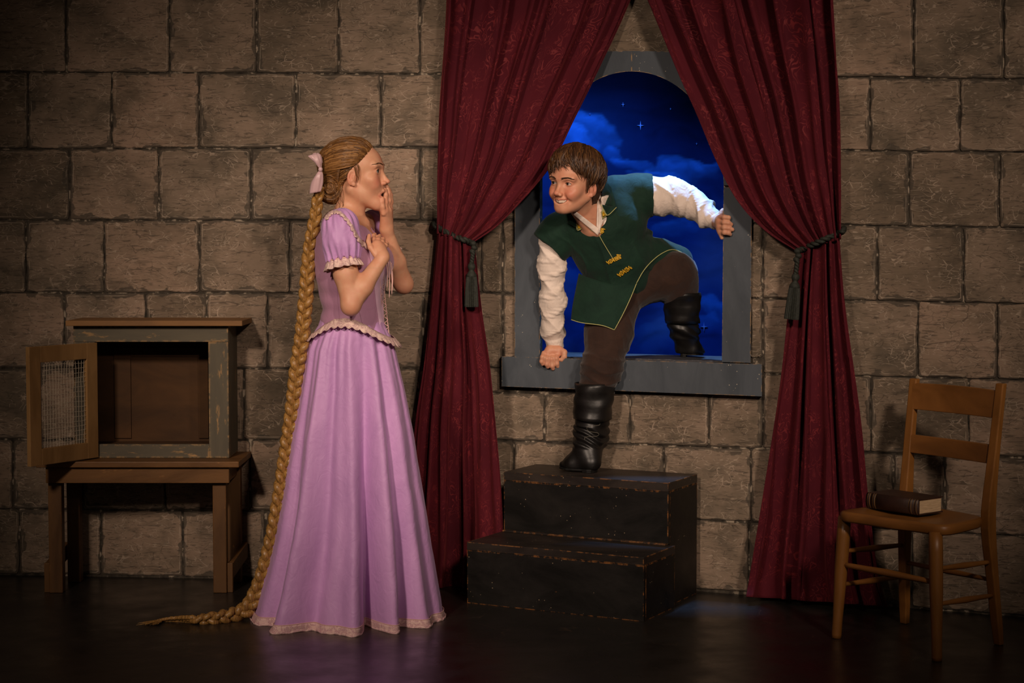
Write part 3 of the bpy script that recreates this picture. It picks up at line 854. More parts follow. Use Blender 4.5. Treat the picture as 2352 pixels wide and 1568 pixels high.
def tieback(name, label, pts, caster, tassel, tilt):
    root = empty(name, pts[-1], label, 'tieback', 'cords holding the curtains')
    path = smooth_path(pts, 60)
    L = np.concatenate([[0], np.cumsum(np.linalg.norm(np.diff(path, axis=0), axis=1))])
    mb = MB()
    for ph in (0, PI):
        Q = []
        T = np.gradient(path, axis=0); T /= np.linalg.norm(T, axis=1, keepdims=True)
        for i, p in enumerate(path):
            a = np.cross(T[i], (0, 0, 1)); a /= np.linalg.norm(a); b = np.cross(T[i], a)
            w = L[i] / 0.022 * PI + ph
            Q.append(p + 0.0052 * (a * math.cos(w) + b * math.sin(w)))
        mb.tube(Q, 0.0068, 8)
    mb.build('cord', M['rope'], root, True)
    k = np.array(pts[-1])
    mb = MB()
    for d in ((0, 0, 0), (0.004, -0.006, -0.016), (-0.003, -0.004, -0.030)):
        mb.lathe(k + np.array(d), [(0.004, -0.010), (0.010, -0.006), (0.0125, 0), (0.010, 0.006), (0.004, 0.010)], 12, (0.4, 0.2, 1))
    mb.build('knot', M['rope'], root, True)
    c0 = k + np.array([0.0, -0.008, -0.03]); (tx, ty0, ty1) = tassel
    top = np.array(tx)                      # where the tassel head starts
    mb = MB()
    for ph in (0, PI):
        Q = []
        for i in range(24):
            t = i / 23; p = c0 * (1 - t) + top * t
            Q.append(p + 0.004 * np.array([math.cos(t * 14 + ph), math.sin(t * 14 + ph), 0]))
        mb.tube(Q, 0.0055, 7)
    mb.build('tassel_cord', M['rope'], root, True)
    ax = (tilt, 0, 1)
    mb = MB(); mb.lathe(top, [(0.004, 0.004), (0.012, 0.0), (0.015, -0.010), (0.012, -0.020), (0.009, -0.024), (0.013, -0.030), (0.018, -0.038), (0.020, -0.046), (0.017, -0.050)], 16, ax)
    mb.build('tassel_head', M['rope'], root, True)
    mb = MB(); mb.lathe(top, [(0.018, -0.046), (0.020, -0.06), (0.022, -0.09), (0.0235, -0.12), (0.025, -0.155), (0.024, -0.16), (0.012, -0.155)], 44, ax, 1, 0.07)
    mb.build('tassel_fringe', M['rope'], root, False)
    return root
PL_L = lambda x, y, off=0.0: at(x, y, 6.90 - off)
def PL_R(x, y, off=0.0): return WR.at(x, y, off + 0.02)
cl, a1, b1 = curtain('window_curtain', 'burgundy damask curtain left of the arched window, tied back to its left', PL_L,
    [(1016, -250), (1014, 0), (1006, 200), (1000, 400), (1002, 500), (1003, 536)],
    [(1545, -250), (1452, 0), (1375, 160), (1318, 272), (1262, 384), (1195, 466), (1142, 520), (1088, 556)],
    [(1003, 534), (992, 640), (968, 830), (948, 960), (935, 1120), (925, 1250), (918, 1349)],
    [(1088, 554), (1104, 700), (1128, 850), (1140, 1000), (1149, 1180), (1152, 1280), (1152, 1352)], 7, 1, 5)
cr, a2, b2 = curtain('window_curtain', 'burgundy damask curtain right of the arched window, pooling beside the chair', PL_R,
    [(1915, -250), (1925, 0), (1934, 200), (1935, 400), (1933, 500), (1932, 548)],
    [(1390, -250), (1492, 0), (1555, 150), (1608, 260), (1655, 372), (1700, 462), (1760, 530), (1832, 578)],
    [(1932, 545), (1946, 700), (1966, 850), (1985, 1000), (2006, 1180), (2026, 1320), (2048, 1393)],
    [(1832, 576), (1815, 700), (1794, 850), (1770, 1000), (1745, 1180), (1722, 1320), (1714, 1369)], 7, -1, 11)
def frontY(cast, x, y, off, d): 
    p = cast.at(x, y, off, d); return p
cs = Caster([a1, b1])
pts = [at(996, 512, 6.90), at(1000, 517, 6.83)] + [cs.at(x, y, 0.010, 6.85) for x, y in ((1012, 526), (1040, 540), (1065, 550), (1080, 556))] + [at(1087, 559, 6.80)]
tieback('curtain_tieback', 'dark twisted cord and tassel on the left curtain', pts, cs, (at(1083, 606, 6.79), 0, 0), 0.0)
cs = Caster([a2, b2])
yr = lambda x, o: WR.at(x, 560, o)[1]
pts = [WR.at(1938, 524, 0.03), WR.at(1936, 530, 0.11)] + [cs.at(x, y, 0.010, 6.5) for x, y in ((1925, 536), (1895, 549), (1868, 561), (1845, 571))] + [at(1831, 577, yr(1830, 0.13))]
tieback('curtain_tieback', 'dark twisted cord and tassel on the right curtain', pts, cs, (at(1828, 630, yr(1828, 0.14)), 0, 0), 0.09)
# pole the curtains hang from, above the picture
for nm, lab, A, B in (('curtain_pole', 'dark wooden pole carrying the left window curtain', at(1010, -250, 6.86), at(1550, -250, 6.84)), ('curtain_pole', 'dark wooden pole carrying the right window curtain', PL_R(1920, -250, 0.08), PL_R(1385, -250, 0.08))):
    d = (B - A) / np.linalg.norm(B - A)
    r = empty(nm, A, lab, 'curtain pole', 'poles above the window')
    MB().tube([A - d * 0.05, B + d * 0.02], 0.014, 14).build('pole', M['legwood'], r, True)
    MB().lathe(A - d * 0.05, [(0.01, 0), (0.02, 0.01), (0.026, 0.025), (0.02, 0.042), (0.006, 0.052)], 14, -d).build('finial', M['legwood'], r, True)
# ------------------------------------------------------------ low table and the meat-safe cabinet on it
ZT = 0.497
Y0, Y1 = 6.655, 7.0
def X(px, Y): return (px - CX) / F * Y
def Zp(py, Y): return at(CX, py, Y)[2]
tab = empty('side_table', (X(320, 6.8), 6.82, 0), 'low brown wooden table carrying the open cabinet', 'table')
mb = MB(); xl, xr = X(98, Y0) - 0.035, X(545, Y0)
mb.box((0, 0, 0), xl, xr, Y0, Y1, ZT - 0.022, ZT); mb.build('tabletop', M['tablewood'], tab, bevel=0.003)
ax0, ax1 = X(100, Y0 + 0.03), X(523, Y0 + 0.03)
mb = MB(); mb.box((0, 0, 0), ax0, ax1, Y0 + 0.02, Y0 + 0.042, ZT - 0.082, ZT - 0.022); mb.build('apron', M['tablewood'], tab, bevel=0.002)
mb = MB(); mb.box((0, 0, 0), ax0 + 0.02, ax1 - 0.02, Y1 - 0.06, Y1 - 0.04, ZT - 0.082, ZT - 0.022); mb.build('apron', M['tablewood'], tab, bevel=0.002)
for s, xx in ((0, ax0 + 0.006), (1, ax1 - 0.024)):
    mb = MB(); mb.box((0, 0, 0), xx, xx + 0.018, Y0 + 0.042, Y1 - 0.06, ZT - 0.082, ZT - 0.022); mb.build('apron', M['tablewood'], tab, bevel=0.002)
lx = [(X(104, 6.71), Y0 + 0.05), (X(484, 6.71), Y0 + 0.05), (X(172, 6.97) - 0.03, Y1 - 0.085), (X(535, 6.97) - 0.02, Y1 - 0.085)]
for (x, y) in lx:
    mb = MB(); mb.box((0, 0, 0), x, x + 0.05, y, y + 0.045, 0, ZT - 0.022); mb.build('leg', M['legwood'], tab, bevel=0.003)
for i in (0, 1):
    a, b = lx[i], lx[i + 2]
    xo = a[0] + (0.051 if i == 1 else -0.021)
    mb = MB(); mb.hexa([(xo, a[1] + 0.033, 0.05), (xo + 0.02, a[1] + 0.033, 0.05), (b[0] + (0.071 if i == 1 else -0.001), b[1] + 0.04, 0.09), (b[0] + (0.051 if i == 1 else -0.021), b[1] + 0.04, 0.09),
             (xo, a[1] + 0.033, 0.11), (xo + 0.02, a[1] + 0.033, 0.11), (b[0] + (0.071 if i == 1 else -0.001), b[1] + 0.04, 0.15), (b[0] + (0.051 if i == 1 else -0.021), b[1] + 0.04, 0.15)])
    mb.build('stretcher', M['legwood'], tab, bevel=0.002)
    mb = MB(); mb.box((0, 0, 0), xo, xo + 0.02, a[1] + 0.01, a[1] + 0.032, 0.0, 0.11); mb.build('foot_block', M['legwood'], tab, bevel=0.002)

CF, CB = 6.76, 6.985
cab = empty('cabinet', (X(345, 6.87), 6.87, ZT), 'grey painted cabinet with its wire mesh door open, on the low table', 'cabinet')
zt_ = Zp(750, CF); zb = ZT + 0.001
cx0, cx1 = X(167, CF), X(523, CF)
hx = X(216, CF); sx = X(477, CF)
def part(name, x0, x1, y0, y1, z0, z1, mat, bev=0.0015, par=cab):
    return MB().box((0, 0, 0), x0, x1, y0, y1, z0, z1).build(name, M[mat], par, bevel=bev)
part('top_board', X(150, CF - 0.03), X(556, CF - 0.03), CF - 0.035, CB + 0.005, zt_ + 0.004, zt_ + 0.024, 'rawwood', 0.002)
zr = Zp(785, CF); zbr = Zp(1020, CF)
part('top_rail', cx0, cx1, CF, CF + 0.02, zr, zt_ + 0.003, 'rail')
part('bottom_rail', cx0, sx, CF, CF + 0.02, zb, zbr, 'rail')
part('stile', sx, cx1, CF, CF + 0.02, zb, zr - 0.0005, 'cabinet')
part('stile', cx0, hx, CF, CF + 0.02, zbr + 0.0005, zr - 0.0005, 'cabinet')
part('side_panel', cx1 - 0.018, cx1, CF + 0.0205, CB, zb, zt_ + 0.003, 'cabinet')
part('side_panel', cx0, cx0 + 0.018, CF + 0.0205, CB, zb, zt_ + 0.003, 'cabinet')
part('back_panel', cx0 + 0.018, cx1 - 0.018, CB - 0.012, CB, zb, zt_, 'inside')
part('floor_board', cx0 + 0.018, cx1 - 0.018, CF + 0.0205, CB - 0.012, zb, zbr - 0.012, 'inside')
part('inner_frame', X(262, CB), X(300, CB), CB - 0.02, CB - 0.012, zbr, zt_ - 0.09, 'inside', 0.001)
part('inner_frame', X(455, CB), X(478, CB), CB - 0.02, CB - 0.012, zbr, zt_ - 0.09, 'inside', 0.001)
part('inner_frame', X(300, CB), X(455, CB), CB - 0.02, CB - 0.012, zt_ - 0.125, zt_ - 0.09, 'inside', 0.001)
# door swung towards the viewer
A = np.array([hx - 0.003, CF - 0.004, 0]); B = at(60, 900, 6.47); B[2] = 0
du = (B - A); DW = np.linalg.norm(du); du = du / DW; dn = np.array([du[1], -du[0], 0.0])
dz0, dz1 = zb + 0.004, Zp(786, CF)
door = empty('door', (A[0], A[1], dz0), parent=cab)
def dpart(name, u0, u1, z0, z1, mat='doorwood', t0=-0.018, t1=0.0, bev=0.0015):
    return MB().box((A[0], A[1], 0), u0, u1, t0, t1, z0, z1, ax=du, ay=dn).build(name, M[mat], door, bevel=bev)
st = 0.054
dpart('door_stile', 0.0, st, dz0, dz1); dpart('door_stile', DW - st, DW, dz0, dz1)
dpart('door_rail', st + 0.0005, DW - st - 0.0005, dz0, dz0 + 0.06); dpart('door_rail', st + 0.0005, DW - st - 0.0005, dz1 - 0.058, dz1)
mb = MB()
n1 = 17; u0, u1 = st - 0.006, DW - st + 0.006; z0, z1 = dz0 + 0.055, dz1 - 0.053
for k in range(n1 + 1):
    u = u0 + (u1 - u0) * k / n1; rr = random.Random(k)
    P = [A + du * (u + 0.0012 * math.sin(j * 1.1 + k)) + dn * (-0.010 + 0.0015 * math.sin(j * 2 + k)) + np.array([0, 0, z0 + (z1 - z0) * j / 8]) for j in range(9)]
    mb.tube(P, 0.0009, 4, False)
n2 = 18
for k in range(n2 + 1):
    z = z0 + (z1 - z0) * k / n2
    P = [A + du * (u0 + (u1 - u0) * j / 8) + dn * (-0.010 - 0.0012 * math.sin(j * 2 + k)) + np.array([0, 0, z + 0.0016 * math.sin(j * 0.9 + k * 0.6)]) for j in range(9)]
    mb.tube(P, 0.0009, 4, False)
mb.build('wire_mesh', M['wire'], door, fixn=False)
kp = A + du * (DW - 0.026) + np.array([0, 0, (dz0 + dz1) / 2 + 0.02])
MB().lathe(kp + dn * -0.001, [(0.007, 0), (0.0075, 0.003), (0.005, 0.006), (0.006, 0.010), (0.003, 0.013)], 12, dn).build('knob', M['metal'], door, True)
for z in (dz0 + 0.05, dz1 - 0.05):
    MB().tube([A + dn * 0.003 + np.array([0, 0, z - 0.018]), A + dn * 0.003 + np.array([0, 0, z + 0.018])], 0.004, 8).build('hinge', M['metal'], cab, True)

# ------------------------------------------------------------ black steps under the window
H2 = 0.446; H1 = 0.223
P1 = np.array([X(1157, 6.76), 6.76, 0]); P2 = np.array([X(1537, 6.45), 6.45, 0])
e1 = P2 - P1; L1 = np.linalg.norm(e1); e1 = e1 / L1; e2 = np.array([-e1[1], e1[0], 0.0])      # e2 points to the wall
D2 = 0.275
q = floor_at(1077, 1383); lowo = P1 + 0
fl = floor_at(1478, 1428); D1 = (P2 - fl) @ e2; off1 = (fl - P2) @ e1
q1 = floor_at(1077, 1383); offl = (q1 - P1) @ e1
steps = empty('stage_steps', (P1 + P2) / 2, 'black painted two-step wooden box steps with worn edges below the window', 'steps')
def sbox(name, u0, u1, v0, v1, z0, z1, mat='black', bev=0.0008):
    return MB().box(P1, u0, u1, v0, v1, z0, z1, ax=e1, ay=e2).build(name, M[mat], steps, bevel=bev)
T = 0.032
sbox('upper_tread', 0, L1, 0, D2, H2 - T, H2, 'tread')
sbox('upper_riser', 0.0, L1, 0.001, 0.019, H1 + 0.001, H2 - T - 0.001)
sbox('side_panel', L1 - 0.018, L1, 0.0195, D2, 0, H2 - T - 0.001); sbox('side_panel', 0, 0.018, 0.0195, D2, 0, H2 - T - 0.001)
sbox('back_panel', 0.019, L1 - 0.019, D2 - 0.018, D2, 0, H2 - T - 0.001)
ul, ur = offl, L1 + off1
sbox('lower_tread', ul, ur, -D1, 0, H1 - T * 0.9, H1, 'tread')
sbox('lower_riser', ul, ur, -D1 + 0.001, -D1 + 0.019, 0, H1 - T * 0.9 - 0.001)
sbox('lower_side_panel', ur - 0.018, ur, -D1 + 0.0195, -0.0005, 0, H1 - T * 0.9 - 0.001); sbox('lower_side_panel', ul, ul + 0.018, -D1 + 0.0195, -0.0005, 0, H1 - T * 0.9 - 0.001)
sbox('nosing_strip', 0.004, L1 - 0.004, -0.0175, -0.0005, H1 + 0.0005, H1 + 0.007, 'tread', 0.001)

# ------------------------------------------------------------ chair and book
FL, FR, RR, RL = floor_at(1921, 1465), floor_at(2152, 1517), floor_at(2294, 1480), floor_at(2078, 1431)
chair = empty('wooden_chair', (FL + FR + RR + RL) / 4, 'golden wooden ladder-back chair with a solid seat, right of the curtain', 'chair')
ex = (FR - FL) / np.linalg.norm(FR - FL); ey = ((RL + RR) - (FL + FR)) / 2; ey = ey / np.linalg.norm(ey)
SZ = 0.425
cc = (FL + FR + RR + RL) / 4
def up3(p, z): return np.array([p[0], p[1], z])
tFL = at(1940, 1200, FL[1] + 0.03); tFR = at(2149, 1225, FR[1] + 0.03)
for a, b in ((FL, tFL), (FR, tFR)):
    b = up3(b, SZ - 0.024)
    P = [a * (1 - t) + b * t for t in (0, 0.03, 0.15, 0.55, 0.85, 1)]
    MB().tube(P, [0.0155, 0.0165, 0.0165, 0.0215, 0.0225, 0.021], 14).build('leg', M['chair'], chair, True)
# rear posts: curved from the foot over the seat to the top
posts = []
for a, sx_, tx, ty in ((RL, (2080, 1160), 2101, 869), (RR, (2270, 1185), 2300, 880)):
    mid = at(sx_[0], sx_[1], a[1] - 0.03); mid = up3(mid, SZ - 0.01)
    top = at(tx, ty, a[1] + 0.05)
    P = smooth_path([a, a * 0.45 + mid * 0.55 + ey * -0.004, mid, mid * 0.55 + top * 0.45 + ey * -0.004, top], 14)
    mb = MB(); V = []
    for i, p in enumerate(P):
        t = i / 13; w = 0.034 - 0.006 * abs(t - 0.45); h = 0.027 + 0.016 * math.exp(-((t - 0.48) / 0.2) ** 2)
        h = max(0.018, h * (1 - 0.35 * max(0, t - 0.6)))
        if i in (0,): w *= 0.85; h *= 0.85
        V += [p - ex * w / 2 - ey * h / 2, p + ex * w / 2 - ey * h / 2, p + ex * w / 2 + ey * h / 2, p - ex * w / 2 + ey * h / 2]
    Fs = [tuple(q_) for q_ in grid_faces(4, 14, True)] + [(3, 2, 1, 0), (52, 53, 54, 55)]
    mb.add(V, Fs); mb.build('leg', M['chair'], chair, bevel=0.004)
    posts.append((P, mid, top))
def onpost(k, z):
    P = posts[k][0]; i = np.searchsorted(P[:, 2], z); i = min(max(i, 1), len(P) - 1)
    t = (z - P[i - 1, 2]) / (P[i, 2] - P[i - 1, 2]); return P[i - 1] * (1 - t) + P[i] * t
for nm, z0, z1, bow in (('crest_rail', 0.735, 0.822, 0.012), ('back_slat', 0.590, 0.650, 0.010)):
    nU = 13; V = []
    for zz, s_ in ((z0, 0), (z1, 1)):
        pass
    a0, b0, a1_, b1_ = onpost(0, z0), onpost(1, z0), onpost(0, z1), onpost(1, z1)
    for i in range(nU):
        t = i / (nU - 1); lo = a0 * (1 - t) + b0 * t; hi = a1_ * (1 - t) + b1_ * t; bw = ey * bow * 4 * t * (1 - t)
        rise = np.array([0, 0, 0.004 * 4 * t * (1 - t)]) if nm == 'crest_rail' else 0
        V += [lo + bw - ey * 0.012, lo + bw + ey * 0.004, hi + bw + rise + ey * 0.004, hi + bw + rise - ey * 0.012]
    MB().add(V, [tuple(q_) for q_ in grid_faces(4, nU, True)] + [(3, 2, 1, 0), (48, 49, 50, 51)]).build(nm, M['chairx'], chair, bevel=0.0025)
# seat: shaped board, wavy front edge
c1, c2, c3, c4 = [up3(at(*p), 0) for p in ((1917, 1172, FL[1] - 0.005), (2174, 1214, FR[1] - 0.01), (2268, 1186, RR[1] - 0.035), (2078, 1160, RL[1] - 0.035))]
outl = []
def edge_pts(a, b, n, bul, wave=0):
    d = (b - a); nr = np.array([d[1], -d[0], 0]); nr /= np.linalg.norm(nr)
    for i in range(n):
        t = i / n
        outl.append(a + d * t + nr * (bul * 4 * t * (1 - t) + wave * math.cos(4 * PI * t) * math.sin(PI * t)))
edge_pts(c1, c2, 16, 0.006, 0.007); edge_pts(c2, c3, 8, 0.004); edge_pts(c3, c4, 8, -0.002); edge_pts(c4, c1, 8, 0.004)
O = np.array(outl)
for _ in range(2): O = (np.roll(O, 1, 0) + 2 * O + np.roll(O, -1, 0)) / 4
cen = O.mean(0); rings = []
for sc, z in ((0.96, SZ - 0.034), (1.0, SZ - 0.028), (1.0, SZ - 0.008), (0.975, SZ - 0.001), (0.90, SZ), (0.7, SZ - 0.005), (0.4, SZ - 0.010), (0.1, SZ - 0.008)):
    rings += [up3(cen + (p - cen) * sc, z) for p in O]
n = len(O)
MB().add(rings, [tuple(q_) for q_ in grid_faces(n, 8, True)] + [tuple(range(n - 1, -1, -1)), tuple(7 * n + i for i in range(n))]).build('seat', M['chairx'], chair, True)
def legpt(a, b, z):
    b = up3(b, SZ - 0.024); t = z / b[2]; return a * (1 - t) + b * t
def rod(p, q_, r=0.0085):
    P = [p * (1 - t) + q_ * t for t in np.linspace(0, 1, 9)]
    MB().tube(P, [r * 0.75, r * 0.9, r, r * 1.15, r * 1.3, r * 1.15, r, r * 0.9, r * 0.75], 10).build('stretcher', M['chairx'], chair, True)
rod(legpt(FL, tFL, 0.243), legpt(FR, tFR, 0.243), 0.010)
for z0, z1 in ((0.285, 0.275), (0.175, 0.165)):
    rod(legpt(FR, tFR, z0), onpost(1, z1)); rod(legpt(FL, tFL, z0), onpost(0, z1))
rod(onpost(0, 0.215), onpost(1, 0.215))

bk = []
zb0 = SZ + 0.001; BH = 0.052
def onz(px, py, z):
    d = ray(px, py); return CAM + d * ((z - HZ) / d[2])
b_ = [onz(1990, 1166, zb0), onz(2109, 1184, zb0)]
be = (b_[1] - b_[0]); BL = np.linalg.norm(be) * 1.0; be /= np.linalg.norm(be); bn = np.array([-be[1], be[0], 0.0])
BW = 0.125
book = empty('old_book', b_[0] + be * BL / 2 + bn * BW / 2, 'thick old dark leather-bound book with gilt bands lying on the chair', 'book')
o = b_[0]
MB().box(o, 0, BL, 0.004, BW, zb0 - o[2], zb0 - o[2] + 0.004, ax=be, ay=bn).build('cover', M['leather'], book, bevel=0.001)
MB().box(o, 0, BL, 0.004, BW, zb0 - o[2] + BH - 0.004, zb0 - o[2] + BH, ax=be, ay=bn).build('cover', M['leather'], book, bevel=0.001)
MB().box(o, 0.004, BL - 0.004, 0.008, BW - 0.006, zb0 - o[2] + 0.0045, zb0 - o[2] + BH - 0.0045, ax=be, ay=bn).build('page_block', M['pages'], book)
def spine(name, u0, u1, grow, mat):
    V = []
    for u in (u0, u1):
        for k in range(9):
            a = -PI / 2 + PI * k / 8
            V.append(o + be * u + bn * (0.006 - (0.011 + grow) * math.cos(a)) + np.array([0, 0, zb0 - o[2] + BH / 2 + (BH / 2 + grow * 0.3) * math.sin(a)]))
    MB().add(V, [(i, i + 1, 10 + i, 9 + i) for i in range(8)] + [tuple(range(8, -1, -1)), tuple(range(9, 18)), (0, 9, 17, 8)]).build(name, M[mat], book, True)
spine('spine', 0, BL, 0, 'leather')
for u in (0.010, 0.032, BL - 0.034, BL - 0.012):
    spine('spine_band', u, u + 0.005, 0.0015, 'leather'); spine('gilt_line', u - 0.0025, u - 0.001, 0.0006, 'gilt'); spine('gilt_line', u + 0.0065, u + 0.008, 0.0006, 'gilt')
# ------------------------------------------------------------ people: shared head and hand builders
def frame(yaw, pitch=0, roll=0):
    """columns: face forward, left, up. yaw 0 faces +x; yaw -90 faces the camera"""
    return rotm('z', yaw) @ rotm('y', pitch) @ rotm('x', roll)
def head_sdf(S, o, R, sc, mouth, male):
    S.xf(o, R, sc); k = 0.012
    cz = mouth.get('crown', 0.086); S.ell((-0.010, 0, 0.030), (0.096, 0.074, cz), k)
    S.ell((0.030, 0, 0.022), (0.064, 0.064, cz - 0.014), 0.02)
    S.ell((0.034, 0, -0.030), (0.054, 0.058 if male else 0.055, 0.066), 0.02)
    S.ell((0.030, 0, -0.062), (0.050, 0.048 if male else 0.045, 0.042), 0.02)
    jz = mouth.get('drop', 0.0)
    for s in (-1, 1):
        S.cone((-0.004, s * 0.053, -0.048 - jz * 0.4), (0.066, s * 0.015, -0.098 - jz), 0.017, 0.012, 0.022)
        S.ell((0.060, s * 0.040, -0.028), (0.022, 0.022, 0.020), 0.018)
        S.ell((0.066, s * 0.030, -0.046), (0.020, 0.018, 0.018), 0.016)          # cheek by the mouth
    S.cone((0.075, -0.006, -0.099 - jz), (0.075, 0.006, -0.099 - jz), 0.0145, 0.0145, 0.018)
    S.ell((0.058, 0, -0.090 - jz * 0.7), (0.030, 0.030, 0.022), 0.015)
    S.ell((0.072, 0, -0.062), (0.022, 0.028, 0.022), 0.015)
    b = 0.0045 if male else 0.002
    for s in (-1, 1):
        S.cone((0.087, s * 0.010, 0.014), (0.078, s * 0.044, 0.018), 0.008 + b, 0.007 + b, 0.014)
    # sockets, eyeballs' lids
    for s in (-1, 1):
        S.ell((0.098, s * 0.031, 0.000), (0.019, 0.017, 0.010), 0.012, '-')
        S.ell((0.0735, s * 0.031, 0.0005), (0.0152, 0.0158, 0.0140), 0.003)
        S.ell((0.092, s * 0.0315, -0.0012), (0.018, 0.0125, mouth.get('eye', 0.0048)), 0.0015, '-')
    # nose
    q_ = 1.0 if male else 0.84
    S.cone((0.086, 0, 0.006), (0.105, 0, -0.031), 0.0064, 0.0078 * q_, 0.010)
    S.cone((0.080, 0, 0.000), (0.090, 0, -0.038), 0.0095, 0.0125, 0.008)
    S.ell((0.1085, 0, -0.0355), (0.0098 * q_, 0.0092 * q_, 0.0080 * q_), 0.008)
    for s in (-1, 1):
        S.ell((0.0985, s * 0.0125, -0.0405), (0.0095 * q_, 0.0062 * q_, 0.0068 * q_), 0.006)
        S.ell((0.106, s * 0.0058, -0.0475), (0.0045 * q_ ** 2, 0.0028 * q_ ** 2, 0.0030 * q_ ** 3), 0.002, '-')
    # mouth
    if mouth['kind'] == 'open':
        S.ell((0.100, 0, -0.079), (0.026, 0.0175, 0.0135), 0.004, '-')
        pts_u = [(0.082, -0.021, -0.076), (0.093, -0.011, -0.0655), (0.0975, 0, -0.0650), (0.093, 0.011, -0.0655), (0.082, 0.021, -0.076)]
        pts_l = [(0.082, -0.020, -0.080), (0.089, -0.011, -0.093), (0.092, 0, -0.0955), (0.089, 0.011, -0.093), (0.082, 0.020, -0.080)]
        S.chain(pts_u, [0.0035, 0.0050, 0.0048, 0.0050, 0.0035], 0.004); S.chain(pts_l, [0.0035, 0.0058, 0.0064, 0.0058, 0.0035], 0.004)
    else:
        pts_u = [(0.071, -0.031, -0.0530), (0.0855, -0.017, -0.0565), (0.0925, 0, -0.0580), (0.0855, 0.017, -0.0565), (0.071, 0.031, -0.0530)]
        pts_l = [(0.071, -0.030, -0.0560), (0.0845, -0.017, -0.0725), (0.0895, 0, -0.0775), (0.0845, 0.017, -0.0725), (0.071, 0.030, -0.0560)]
        for s in (-1, 1):
            S.ell((0.071, s * 0.037, -0.038), (0.019, 0.016, 0.015), 0.010)
            S.cone((0.0925, s * 0.019, -0.043), (0.078, s * 0.037, -0.064), 0.0010, 0.0008, 0.014, '-')
        S.chain([(0.077, -0.029, -0.0548), (0.091, -0.016, -0.0640), (0.096, 0, -0.0670), (0.091, 0.016, -0.0640), (0.077, 0.029, -0.0548)], [0.0024, 0.0072, 0.0080, 0.0072, 0.0024], 0.002, '-')
        S.chain([(0.070, -0.024, -0.0565), (0.081, -0.014, -0.0650), (0.085, 0, -0.0680), (0.081, 0.014, -0.0650), (0.070, 0.024, -0.0565)], [0.0020, 0.0060, 0.0070, 0.0060, 0.0020], 0.002, '-')
        S.chain(pts_u, [0.0016, 0.0026, 0.0028, 0.0026, 0.0016], 0.003); S.chain(pts_l, [0.0018, 0.0042, 0.0048, 0.0042, 0.0018], 0.003)
    # ears
    for s in (-1, 1):
        Re = rotm('y', 12) @ rotm('z', -s * 22)
        ex_ = mouth.get('ear', 0.0)
        S.ell((-0.006 + ex_, s * 0.0745, -0.016), (0.0155, 0.0070, 0.027), 0.005, '+', Re)
        S.ell((-0.004 + ex_, s * 0.0820, -0.011), (0.0095, 0.0055, 0.0165), 0.002, '-', Re)
        S.ell((-0.001 + ex_, s * 0.0765, -0.017), (0.0045, 0.0035, 0.010), 0.003, '+', Re)
        S.ell((-0.001 + ex_, s * 0.0730, -0.040), (0.0070, 0.0050, 0.007), 0.004, '+', Re)
    S.xf()
    return dict(up=pts_u, lo=pts_l)
def blobmask(V, c, r):
    return np.exp(-(np.linalg.norm((V - c), axis=1) / r) ** 2)
def paint_head(V, o, R, sc, lips, base, lipc, blush, browc, male):
    """skin colour of a person: blush, lips, nose and ear redness"""
    L = ((V - o) @ R) / sc
    col = np.tile(np.array(base), (len(V), 1)).astype(float)
    near = np.linalg.norm(L, axis=1) < 0.17
    def put(mask, c, a=1.0):
        nonlocal col
        m = np.clip(mask * a, 0, 1)[:, None] * near[:, None]; col = col * (1 - m) + np.array(c) * m
    for s in (-1, 1):
        put(blobmask(L, (0.080, s * 0.038, -0.034), 0.022), blush, 0.75)
        put(blobmask(L, (-0.006, s * 0.080, -0.018), 0.024), blush, 0.55)
        put(blobmask(L, (0.086, s * 0.031, -0.001), 0.009), (base[0] * 0.62, base[1] * 0.5, base[2] * 0.5), 0.55)
    put(blobmask(L, (0.114, 0, -0.036), 0.014), blush, 0.5)
    put(blobmask(L, (0.092, 0, 0.052), 0.03), blush, 0.2)
    d = np.full(len(V), 9.0)
    for P in (lips['up'], lips['lo']):
        Q = smooth_path(P, 20)
        for q in Q: d = np.minimum(d, np.linalg.norm(L - q, axis=1))
    put(np.clip((0.0060 - d) / 0.0025, 0, 1), lipc, 0.7)
    if male:
        d = np.full(len(V), 9.0)
        for q in smooth_path([(0.068, -0.024, -0.0570), (0.078, -0.014, -0.0655), (0.081, 0, -0.0685), (0.078, 0.014, -0.0655), (0.068, 0.024, -0.0570)], 20): d = np.minimum(d, np.linalg.norm(L - q, axis=1))
        put(np.clip((0.0088 - d) / 0.0012, 0, 1) * (L[:, 0] < 0.0875), (0.06, 0.012, 0.010), 1.0)
    mot = (fbm(V, 70, 3) - 0.5)[:, None]
    col = col * (1 + mot * np.array([0.10, 0.35, 0.35]))
    return col
def eyes(o, R, sc, parent, look, iris):
    for s in (-1, 1):
        c = o + sc * (R @ np.array([0.0735, s * 0.031, 0.0003]))
        r = 0.0136 * sc
        g = R @ np.array(look, float); g /= np.linalg.norm(g)
        V = []; nu, nv = 28, 20
        a = np.cross(g, (0, 0, 1)); a /= np.linalg.norm(a); b = np.cross(a, g); col = []
        for j in range(nv):
            th = PI * j / (nv - 1) if j > 8 else (PI * 8 / (nv - 1)) * (j / 8) ** 1.0
            for i in range(nu):
                ph = 2 * PI * i / nu
                bul = 1 + 0.05 * math.exp(-(th / 0.35) ** 2)
                V.append(c + r * bul * (g * math.cos(th) + (a * math.cos(ph) + b * math.sin(ph)) * math.sin(th)))
                col.append((0.004, 0.004, 0.004) if th < 0.24 else (iris if th < 0.56 else (0.50, 0.41, 0.36)))
        Fs = [tuple(q) for q in grid_faces(nu, nv, True)]
        me = mesh_np('eye', np.array(V), np.array(Fs), True, col=np.array(col))
        link('eye', me, M['eye'], parent)
